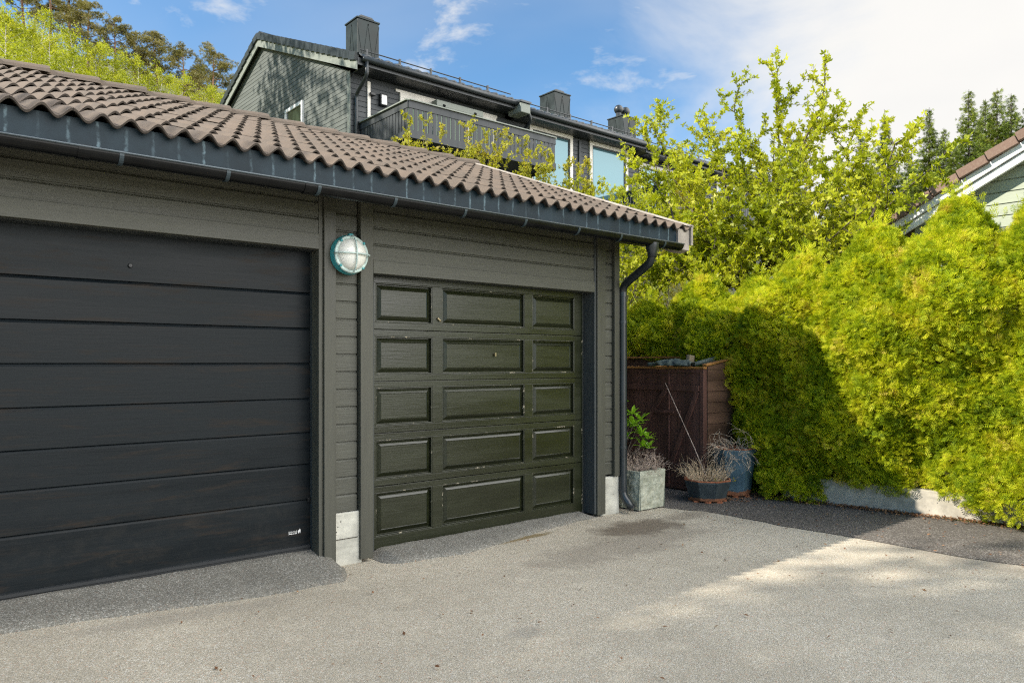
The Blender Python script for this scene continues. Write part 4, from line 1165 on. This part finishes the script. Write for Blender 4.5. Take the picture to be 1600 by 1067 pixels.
def hwindow(parent, x0, x1, z0, z1, y=HY, mullions=(), fw=.11, name='window', gl='glass', curtains=False):
    mb = MB(); yy0, yy1 = y - .055, y + .02
    mb.box(x0, x1, yy0, yy1, z1 - fw, z1); mb.box(x0, x1, yy0, yy1, z0, z0 + fw); mb.box(x0, x0 + fw, yy0, yy1, z0 + fw, z1 - fw); mb.box(x1 - fw, x1, yy0, yy1, z0 + fw, z1 - fw)
    for m in mullions: mb.box(m - fw * .45, m + fw * .45, yy0, yy1, z0 + fw, z1 - fw)
    w = mb.build(name, M['cream'], parent, .006)
    sash = MB(); t = .05; a, b, c, d = x0 + fw, x1 - fw, z0 + fw, z1 - fw
    sash.box(a, b, y - .03, y + .015, d - t, d); sash.box(a, b, y - .03, y + .015, c, c + t); sash.box(a, a + t, y - .03, y + .015, c + t, d - t); sash.box(b - t, b, y - .03, y + .015, c + t, d - t)
    sash.build('sash', M['hfront'], w)
    MB().box(a, b, y - .008, y - .002, c, d).build('pane', M[gl], w)
    return w
def chimney(parent, x, y, z0, z1, w, pots=0):
    ch = MB().box(x - w / 2, x + w / 2, y - w / 2, y + w / 2, z0, z1).build('chimney', M['zinc'], parent, .012)
    mb = MB(); f = y - w / 2 - .004
    for s in (-1, 1):
        mb.obox((x - s * w / 2, f, z0 + .15), (x, f, z1 - .1), .03, .014, (0, 1, 0)); mb.obox((x - s * w / 2, f, z1 - .1 - .0), (x - s * w * .0, f, z0 + .35), .02, .012, (0, 1, 0))
        fx = x - w / 2 - .004
        mb.obox((fx, y - s * w / 2, z0 + .15), (fx, y, z1 - .1), .03, .014, (1, 0, 0))
    mb.build('seam', M['zinc'], ch)
    MB().box(x - w / 2 - .03, x + w / 2 + .03, y - w / 2 - .03, y + w / 2 + .03, z1, z1 + .05).build('cap', M['zinc'], ch, .008)
    if pots:
        for dx in (-.22, .22):
            MB().tube([(x + dx, y, z1 + .05), (x + dx, y, z1 + .25)], .12, 14).build('flue', M['hdark'], ch)
            b = MB().lathe([(.20 * math.cos(a), z1 + .40 + .2 * math.sin(a)) for a in [-math.pi / 2 + math.pi * i / 10 for i in range(11)]], 16, (x + dx, y, 0)); b.build('cowl', M['hdark'], ch, smooth=True)
    else:
        MB().box(x - .16, x + .16, y - .16, y + .16, z1 + .05, z1 + .13).build('flue', M['zinc'], ch)
        MB().extrude([(x - .28, z1 + .13), (x + .28, z1 + .13), (x + .20, z1 + .19), (x - .20, z1 + .19)], 1, y - .28, y + .28).build('cowl', M['hdark'], ch)
    return ch
def balcony(parent, x0, x1, y0, y1, zt, zf, left=True, right=True):
    B = MB().box(x0, x1, y0, y1, zf - .16, zf - .04).build('balcony', M['hrail'], parent, .01)
    def run(p, q, nm):
        p, q = Vector(p), Vector(q); L = (q - p).length; n = int(L / .135); mb = MB(); d = (q - p) / n
        for i in range(n):
            a = p + d * (i + .5)
            mb.obox((a.x, a.y, zf - .05), (a.x, a.y, zt - .15), .105 if abs(d.x) > abs(d.y) else .022, .022 if abs(d.x) > abs(d.y) else .105, (0, 1, 0))
        mb.build('railing', M['hrail'], B)
        mb = MB(); mb.obox(p + Vector((0, 0, zt - .09)), q + Vector((0, 0, zt - .09)), .05, .17); mb.build('rail_board', M['hrail'], B)
        mb = MB(); mb.obox(p + Vector((0, 0, zt + .012)), q + Vector((0, 0, zt + .012)), .14, .03); mb.build('handrail', M['htrim'], B)
        mb = MB(); mb.obox(p + Vector((0, 0, zf - .13)), q + Vector((0, 0, zf - .13)), .07, .18); mb.build('edge_beam', M['hrail'], B)
    run((x0, y0, 0), (x1, y0, 0), 'f')
    if left: run((x0, y1, 0), (x0, y0, 0), 'l')
    if right: run((x1, y0, 0), (x1, y1, 0), 'r')
    return B
def house(x0, x1, dz, label, gable=False):
    Hh = thing('terraced_house', (x0, HY, 3.6), label, 'house', 'terraced houses behind the garage')
    zt = HEZ + dz - .16
    ws = [3.0 + .14 * i for i in range(int((zt - 3.0) / .14) + 1)]
    siding('wall', x0, x1, ws, HY, M['hfront'], Hh)
    MB().box(x0 + .05, x1, HY + .04, HBY - .6, 2.5, zt).build('wall_core', M['hfront'], Hh)
    if gable:
        ys = []; mb = MB(); z = 3.0; st = .125
        while z < HRZ + dz - .25:
            za, zb = z, z + st
            def span(zz):
                if zz < zt: return HY, HBY - .6
                t = (zz - zt) / (HRZ + dz - .14 - zt); t = min(1, t); c = HRY; return HY + (c - HY) * t, (HBY - .6) + (c - HBY + .6) * t
            a0, b0 = span(za); a1, b1 = span(zb - .012)
            X = x0
            mb.add([(X, a0, za), (X, b0, za), (X, b1, zb - .015), (X, a1, zb - .015), (X + .02, a1, zb - .011), (X + .02, b1, zb - .011), (X + .02, a1, zb), (X + .02, b1, zb), (X, b1, zb), (X, a1, zb)],
                   [(0, 1, 2, 3), (3, 2, 5, 4), (4, 5, 7, 6), (6, 7, 8, 9)])
            z = zb
        mb.build('gable_wall', M['hsiding'], Hh)
        MB().extrude([(HY + .1, zt), (HBY - .7, zt), (HRY, HRZ + dz - .16)], 0, x0 + .04, x0 + .14).build('gable_core', M['hsiding'], Hh)
        box('corner_board', x0 - .025, x0 - .002, HY + .0, HY + .14, 3.0, zt + .02, M['htrim'], Hh)
        for s in (0, 1):
            f = (lambda y: 2 * HRY - y) if s else (lambda y: y)
            MB().extrude([(f(HEY), HEZ + dz - .10), (f(HRY), HRZ + dz - .10), (f(HRY), HRZ + dz - .34), (f(HEY), HEZ + dz - .32)], 0, x0 - .16, x0 - .125).build('bargeboard', M['htrim'], Hh, .004)
    house_roof(x0 - (.12 if gable else 0), x1, dz, Hh)
    return Hh
H1 = house(9.45, 14.72, .06, 'nearest dark grey terraced house with pale gable and slatted balcony', True)
chimney(H1, 12.05, 21.9, 9.5, 12.38, .78)
balcony(H1, 9.72, 14.55, 15.42, HY, 7.70, 7.03)
# gable window (in the X = const wall)
gw = MB(); X = 9.45; a, b, c, d = 20.62, 21.85, 7.75, 9.02; fw = .10
for (p, q, r, s) in ((a, b, d - fw, d), (a, b, c, c + fw), (a, a + fw, c + fw, d - fw), (b - fw, b, c + fw, d - fw)): gw.box(X - .06, X + .03, p, q, r, s)
gw = gw.build('window', M['white'], H1, .006)
MB().box(X - .02, X - .012, a + fw, b - fw, c + fw, d - fw).build('pane', M['glassdark'], gw)
w = hwindow(H1, 10.93, 14.3, 6.9, 8.80, mullions=(12.05, 13.2), fw=.13, name='patio_door', gl='glassdark')
box('lintel_band', 10.80, 14.35, HY - .045, HY - .0, 8.80, 8.875, M['cream'], H1)
box('trim_board', 9.93, 10.02, HY - .04, HY, 6.9, 8.87, M['cream'], H1)
MB().box(10.28, 10.50, HY - .12, HY - .01, 8.30, 8.62).build('wall_light', M['black'], H1, .02)
MB().box(10.31, 10.47, HY - .128, HY - .118, 8.33, 8.58).build('light_lens', M['white'], H1, .01)
MB().box(9.98, 10.12, HY - .14, HY - .02, 8.50, 8.58).build('camera', M['black'], H1, .01)
MB().box(11.95, 13.6, HY - .32, HY - .06, 8.60, 8.78).build('awning', M['htrim'], H1, .02)
for xx in (12.2, 13.3): MB().obox((xx, HY - .03, 8.85), (xx, HY - .35, 8.62), .07, .07).build('awning_arm', M['black'], H1, .01)
MB().tube(smooth_path([(9.55, HEY - .08, HEZ - .02), (9.55, HEY - .08, 8.75), (9.58, HY - .07, 8.42), (9.58, HY - .07, 4.0)], .12), .05, 10).build('downpipe', M['hdark'], H1, smooth=True)
o = MB().box(9.80, 10.15, 16.9, 17.4, 6.9, 7.82).build('covered_grill', M['black'], None, .06, seg=3)
tag(o, 'dark covered box standing on the balcony behind the railing corner', 'box')
H2 = house(14.72, 20.6, -.06, 'middle dark grey terraced house with two large blue picture windows')
chimney(H2, 20.75, 22, 9.4, 12.05, .86)
MB().box(14.60, 14.98, HEY - .25, HEY + .35, HEZ - .26, HEZ + .02).build('fire_wall_cap', M['htrim'], H2, .02)
for k in range(3): MB().box(14.58, 15.0, HEY - .28 + k * .22, HEY - .08 + k * .22, HEZ + .03 + k * .06, HEZ + .10 + k * .06).build('cap_tile', M['darktile'], H2, .01)
hwindow(H2, 15.66, 17.56, 6.75, 8.89, fw=.13)
hwindow(H2, 18.36, 20.30, 6.85, 8.89, fw=.13)
MB().box(17.85, 17.95, HY - .05, HY, 4, 8.8).build('trim_board', M['hfront'], H2)
MB().tube(smooth_path([(15.05, HEY - .08, HEZ - .1), (15.2, HEY - .02, 8.75), (15.3, HY - .07, 8.55), (15.3, HY - .07, 4.0)], .12), .05, 10).build('downpipe', M['hdark'], H2, smooth=True)
H3 = house(20.6, 30.0, -.16, 'farthest dark grey terraced house with white trim behind the fruit tree')
chimney(H3, 24.75, 22, 9.3, 11.95, .86, pots=1)
balcony(H3, 20.0, 25.5, 15.6, HY - .02, 7.35, 6.5)
hwindow(H3, 20.9, 23.6, 6.6, 8.6, mullions=(22.2,), fw=.14, name='patio_door')
hwindow(H3, 25.6, 27.4, 6.8, 8.6, fw=.13)

# neighbour on the right: pale gable with white bargeboards
NB = thing('neighbour_house', (11.0, 0, .5), 'pale green boarded house with white bargeboards and brown roof tiles on the right', 'house')
M['nsiding'] = painted_wood('pale_green_boards', (.33, .36, .27), .6, 1, .08, .25)
NX = 11.0; sl_ = .51; ne_y, ne_z = 4.75, 3.33; nr_y = -1.2; nr_z = ne_z + (ne_y - nr_y) * sl_
mb = MB(); z = .3; yb_ = 2 * nr_y - ne_y
while z < nr_z - .4:
    def sp2(zz):
        if zz < ne_z - .03: return ne_y - .35, yb_ + .35
        t = (zz - ne_z + .03) / (nr_z - .2 - ne_z + .03); return (ne_y - .35) + (nr_y - ne_y + .35) * t, (yb_ + .35) + (nr_y - yb_ - .35) * t
    a0, b0 = sp2(z); a1, b1 = sp2(z + .15)
    mb.add([(NX, a0, z), (NX, b0, z), (NX, b1, z + .133), (NX, a1, z + .133), (NX + .018, a1, z + .142), (NX + .018, b1, z + .142), (NX + .018, a1, z + .15), (NX + .018, b1, z + .15)], [(0, 1, 2, 3), (3, 2, 5, 4), (4, 5, 7, 6)])
    z += .15
mb.build('gable_wall', M['nsiding'], NB)
MB().extrude([(ne_y - .4, .2), (yb_ + .4, .2), (yb_ + .4, ne_z - .06), (nr_y, nr_z - .26), (ne_y - .4, ne_z - .06)], 0, NX + .03, NX + 8).build('wall', M['nsiding'], NB)
rf = MB().extrude([(ne_y, ne_z - .06), (nr_y, nr_z - .06), (yb_, ne_z - .06), (yb_, ne_z + .0), (nr_y, nr_z + .0), (ne_y, ne_z + .0)], 0, NX - .18, NX + 8.4).build('roof', M['browntile'], NB)
mb = MB(); L = math.hypot(ne_y - nr_y, nr_z - ne_z); n = 18
for s in (0, 1):
    for r in range(n):
        t0, t1 = r / n, (r + 1) / n; f = (lambda y: 2 * nr_y - y) if s else (lambda y: y)
        p = (NX - .22, f(ne_y + (nr_y - ne_y) * t0), ne_z + (nr_z - ne_z) * t0 + .015); q = (NX - .22, f(ne_y + (nr_y - ne_y) * t1), ne_z + (nr_z - ne_z) * t1 - .012)
        mb.obox(p, q, .16, .115)
mb.build('verge_tiles', M['browntile'], rf, .006)
for s in (0, 1):
    f = (lambda y: 2 * nr_y - y) if s else (lambda y: y)
    MB().extrude([(f(ne_y), ne_z - .062), (f(nr_y), nr_z - .062), (f(nr_y), nr_z - .175), (f(ne_y), ne_z - .175)], 0, NX - .235, NX - .19).build('bargeboard', M['white'], NB, .004)
    MB().extrude([(f(ne_y), ne_z - .185), (f(nr_y), nr_z - .185), (f(nr_y), nr_z - .29), (f(ne_y), ne_z - .29)], 0, NX - .20, NX - .15).build('bargeboard', M['white'], NB, .004)
    MB().extrude([(f(ne_y), ne_z - .165), (f(nr_y), nr_z - .165), (f(nr_y), nr_z - .184), (f(ne_y), ne_z - .184)], 0, NX - .15, NX - .0).build('soffit', M['white'], NB)
ww = MB()
for (p, q, r, s) in ((1.6, 2.75, 3.02, 3.12), (1.6, 2.75, 1.9, 2.0), (1.6, 1.7, 2.0, 3.02), (2.65, 2.75, 2.0, 3.02)): ww.box(NX - .05, NX + .02, p, q, r, s)
ww = ww.build('window', M['white'], NB, .005)
MB().box(NX - .012, NX - .004, 1.7, 2.65, 2.0, 3.02).build('pane', M['glass'], ww)

# ------------------------------------------------------------------ shrubs and conifers behind the garage
for i, (x, y, zt, W, lab, mat) in enumerate([
    (8.1, 12.6, 6.05, .55, 'thin leafy shrub in front of the balcony corner', 'bush'),
    (9.2, 12.2, 6.15, .8, 'yellow green shrub below the middle of the slatted balcony', 'bush'),
    (10.0, 11.6, 5.65, .8, 'bushy shrub below the right end of the balcony', 'bush'),
    (11.2, 11.3, 5.55, .5, 'reddish sprouting shrub between the two blue windows', 'bush'),
    (11.2, 10.0, 5.0, 1.0, 'dense green shrub above the end of the garage roof', 'apple')]):
    z = float(terrain(x, y)); shrub((x, y, z), zt - z, W, 40 + i, lab, M[mat], n=24 if i < 4 else 28, dens=3.0, leaf=(.035, .065))
def cone_conifer(loc, H, Rb, seed, label, mat, name, cat, group=None, n=2600, size=(.10, .2)):
    g = np.random.default_rng(seed); T_ = thing(name, loc, label, cat, group); L_ = np.array(loc)
    u = g.uniform(0, 1, n) ** .8; a = g.uniform(0, 6.28, n)
    lump = 1 + .22 * np.sin(a * 3 + u * 9 + seed) * np.sin(u * 23 + a * 2)
    r = Rb * (1 - u) ** .75 * lump * np.sqrt(g.uniform(.45, 1, n)) + .03
    pos = np.stack([np.cos(a) * r, np.sin(a) * r, u * H], -1)
    ax = norm_rows(np.stack([np.cos(a) * .7, np.sin(a) * .7, np.full(n, .8)], -1) + g.normal(0, .35, (n, 3)))
    V, F, T = scatter(*SPRAY, pos + L_, ax, rnd_dirs(g, n), g.uniform(*size, n), np.clip(g.normal(.5, .22, n), 0, 1))
    np_mesh('foliage', V, F, mat, T_, T)
    Lv = Vector(loc); MB().tube([Lv, Lv + Vector((0, 0, H * .9))], [.06, .01], 6).build('trunk', M['bark'], T_)
    return T_
z = float(terrain(12.4, 9.4))
cone_conifer((12.4, 9.4, z), 5.15 - z, .75, 3, 'golden columnar conifer beside the right blue window', M['yewy'], 'conifer', 'tree', n=3200, size=(.09, .17))
z = float(terrain(13.6, 5.6))
cone_conifer((13.4, 6.1, z), 4.6 - z, .6, 4, 'bright green conifer tip behind the fruit tree', M['thuja'], 'conifer', 'tree', n=2200, size=(.1, .18))

# ------------------------------------------------------------------ distant trees (templates built once, then copied)
def pine_tpl(seed, H=10.):
    g = np.random.default_rng(seed); T_ = thing('pine_tree', (0, 0, 0), 'pine', 'tree', 'pines along the skyline of the hill')
    mb = MB(); top = Vector((g.normal(0, .3), g.normal(0, .3), H))
    mb.tube([(0, 0, -.5), top * .5 + Vector((.15, .1, 0)), top * .98], [.22, .14, .03], 7)
    parts = []
    nb = 22
    for i in range(nb):
        t = .34 + .66 * (i + g.uniform()) / nb; p = Vector((top.x * t, top.y * t, H * t)); a = g.uniform(0, 6.28)
        L = H * (.30 * (1 - t) ** .6 + .07) * g.uniform(.65, 1.15)
        q = p + Vector((math.cos(a) * L, math.sin(a) * L, L * g.uniform(.1, .5)))
        mb.tube([p, p.lerp(q, .5) + Vector((0, 0, -.05)), q], [.05, .035, .012], 4, False)
        for k in range(5):
            c = np.array(p.lerp(q, g.uniform(.45, 1.05))) + g.normal(0, .22, 3); m = 34
            d = rnd_dirs(g, m); pos = c + d * np.array([.5, .5, .25]) * g.uniform(.3, 1, (m, 1)) * H / 10
            parts.append((pos, norm_rows(d + [0, 0, .6]), rnd_dirs(g, m), g.uniform(.2, .38, m), np.clip(g.normal(.5, .22, m), 0, 1)))
    mb.build('trunk', M['pinebark'], T_)
    V, F, T = joinvf([scatter(*NEEDLE, *p) for p in parts]); np_mesh('crown', V, F, M['pine'], T_, T)
    return T_
def birch_tpl(seed, H=9.):
    g = np.random.default_rng(seed); T_ = thing('birch_tree', (0, 0, 0), 'birch', 'tree', 'birches on the hillside')
    mb = MB(); lean = Vector((g.normal(0, .5), g.normal(0, .5), 0)); parts = []
    mb.tube([(0, 0, -.5), Vector((0, 0, H * .5)) + lean * .3, Vector((0, 0, H * .97)) + lean], [.11, .08, .015], 6)
    for i in range(46):
        t = .22 + .78 * (i + .5) / 46; p = Vector((0, 0, H * t)) + lean * t * t; a = g.uniform(0, 6.28)
        L = H * (.24 * math.sin(math.pi * min(1, (1.06 - t) * 1.15)) ** .7 + .03) * g.uniform(.6, 1.1)
        q = p + Vector((math.cos(a) * L, math.sin(a) * L, L * g.uniform(.3, .9)))
        mb.tube([p, q], [.025, .006], 3, False)
        m = 75; s = g.uniform(.2, 1.08, m); pos = np.array(p)[None] + s[:, None] * np.array(q - p)[None] + g.normal(0, .20, (m, 3))
        parts.append((pos, rnd_dirs(g, m), rnd_dirs(g, m), g.uniform(.10, .20, m), np.clip(g.normal(.5, .22, m), 0, 1)))
    mb.build('trunk', M['birchbark'], T_)
    V, F, T = joinvf([scatter(*TRILEAF, *p) for p in parts]); np_mesh('crown', V, F, M['birch'], T_, T)
    return T_
def spruce_tpl(seed, H=14.):
    g = np.random.default_rng(seed); T_ = thing('spruce_tree', (0, 0, 0), 'spruce', 'tree', 'spruces on the right')
    mb = MB(); mb.tube([(0, 0, -.5), (0, 0, H * .5), (0, 0, H)], [.2, .11, .012], 6); parts = []
    nl = 58
    for i in range(nl):
        t = .10 + .89 * i / nl; R_ = H * .34 * (1 - t) ** 1.15 + .02
        for b in range(9):
            a = g.uniform(0, 6.28); L = R_ * g.uniform(.6, 1.12); p = np.array((0, 0, H * t)); q = p + np.array((math.cos(a) * L, math.sin(a) * L, -.22 * L + .12))
            m = max(3, int(L * 20)); s = g.uniform(.12, 1.05, m); pos = p + s[:, None] * (q - p) + g.normal(0, .07, (m, 3))
            dr = norm_rows((q - p)[None] + g.normal(0, .35 * L, (m, 3)) + [0, 0, -.1])
            parts.append((pos, dr, rnd_dirs(g, m) + [0, 0, .6], g.uniform(.15, .28, m), np.clip(g.normal(.5, .22, m), 0, 1)))
            mb.tube([p, q], [.02, .006], 3, False)
    mb.build('trunk', M['bark'], T_)
    V, F, T = joinvf([scatter(*NEEDLE, *p) for p in parts]); np_mesh('crown', V, F, M['spruce'], T_, T)
    return T_
rr = random.Random(12)
def plant_list(tpls, H0, spots):
    used = set()
    for i, (x, y, ztop, lab) in enumerate(spots):
        k = i % len(tpls); tp = tpls[k]; z = float(terrain(x, y)); s = max(.35, (ztop - z) / H0)
        if k not in used:
            used.add(k); tp.location = (x, y, z); tp.scale = (s, s, s); tp.rotation_euler = (0, 0, rr.uniform(0, 6.28)); tp['label'] = lab
        else: dup(tp, (x, y, z), rr.uniform(0, 6.28), s, lab)
def at(px, d):
    u = (px - 800) / 1177; return ((u * .7654 + .6435) * d, (.7654 - u * .6435) * d)
def spot(px, py, d, lab):
    x, y = at(px, d); return (x, y, EYE + (566 - py) * d / 1177, lab)
pines = [spot(335, 84, 80, 'lone pine nearest the house gable'), spot(288, 78, 84, 'broad pine second from the house gable'), spot(250, 58, 86, 'round topped pine in the middle of the skyline'),
         spot(212, 56, 88, 'flat topped pine on the skyline'), spot(178, 34, 84, 'pine above the yellow birches'), spot(140, 2, 84, 'large dark pine at the top of the picture'),
         spot(112, -22, 88, 'dark pine left of the large dark pine'), spot(78, -38, 90, 'tall pine cut by the top edge of the picture'), spot(40, -48, 92, 'pine in the top left corner'), spot(310, 104, 88, 'small pine between the two nearest the gable'), spot(232, 82, 92, 'low pine behind the flat topped pine')]
plant_list([pine_tpl(1), pine_tpl(2), pine_tpl(3)], 10., pines)
birches = [spot(8, 18, 50, 'bright birch at the left picture edge'), spot(45, 55, 52, 'bright birch second from the left edge'), spot(-30, 0, 54, 'birch just beyond the left picture edge'), spot(78, 62, 54, 'bright birch with a pale trunk'),
           spot(120, 55, 58, 'yellow birch below the large dark pine'), spot(150, 72, 58, 'yellow green birch in the middle of the slope'), spot(180, 82, 60, 'birch beside the ridge of the garage roof'),
           spot(215, 100, 60, 'low bright birch below the flat topped pine'), spot(245, 118, 62, 'low birch below the round topped pine'), spot(282, 122, 64, 'olive birch near the lone pine'),
           spot(318, 138, 66, 'lowest birch under the lone pine'), spot(100, 82, 50, 'bright birch in front of the yellow birch'), spot(25, 80, 48, 'nearest bright birch at the left edge'), spot(196, 125, 52, 'small bright birch just above the roof ridge'), spot(60, 20, 66, 'birch high on the slope below the corner pine'), spot(345, 150, 70, 'small birch touching the house gable')]
plant_list([birch_tpl(4), birch_tpl(5), birch_tpl(6)], 9., birches)
spr = [spot(1240, 215, 46, 'spruce hidden among the fruit tree branches'), spot(1345, 205, 50, 'dark spruce behind the right limbs of the fruit tree'), spot(1383, 186, 48, 'pointed spruce left of the big spruce gap'), spot(1452, 168, 46, 'broad spruce standing alone against the white sky'),
       spot(1475, 200, 48, 'small spruce right of the lone broad spruce'), spot(1514, 140, 45, 'tallest spruce above the brown tiled roof'), spot(1540, 155, 48, 'spruce right of the tallest spruce'), spot(1558, 138, 47, 'dense spruce in the middle of the right group'),
       spot(1580, 146, 46, 'spruce near the right picture edge'), spot(1606, 158, 46, 'spruce cut by the right picture edge'), spot(1420, 235, 52, 'low spruce below the sky gap'), spot(1310, 250, 50, 'low dark spruce behind the fruit tree crown'), spot(1490, 225, 52, 'low spruce behind the tile roof edge'), spot(1530, 185, 52, 'spruce behind the tallest spruce')]
plant_list([spruce_tpl(7), spruce_tpl(8), spruce_tpl(9)], 14., spr)
# unseen birches: far ones streak the gable, near ones are added to shade the driveway
for i, (x, y, H) in enumerate([(-1.5, 26.6, 15.5), (-5.5, 24.2, 15), (-9., 28.5, 17), (-12.6, 8.9, 14.0), (-15.6, 7.3, 15.6), (-16.8, 10.2, 16.0)]):
    z = float(terrain(x, y)); tp = [o for o in C.objects if o.name == 'birch_tree'][0]
    dup(tp, (x, y, z), i * 1.3, (H / 9 * .75, H / 9 * .75, H / 9), 'tall birch out of view on the left, placed to cast shade', 'birches left of the house')
# shaded green growth under the distant trees
g = np.random.default_rng(31); n = 26000
d = g.uniform(42, 100, n); px = g.uniform(-120, 420, n); u = (px - 800) / 1177
x = (u * .7654 + .6435) * d; y = (.7654 - u * .6435) * d
pos = np.stack([x, y, terrain(x, y) + g.uniform(0, 1.6, n)], -1)
V, F, T = scatter(*TRILEAF, pos, rnd_dirs(g, n), rnd_dirs(g, n), g.uniform(.2, .5, n), np.clip(g.normal(.45, .22, n), 0, 1))
o = np_mesh('undergrowth', V, F, M['birch'], None, T); tag(o, 'bright green undergrowth covering the hillside between the trees', 'undergrowth', kind='stuff')
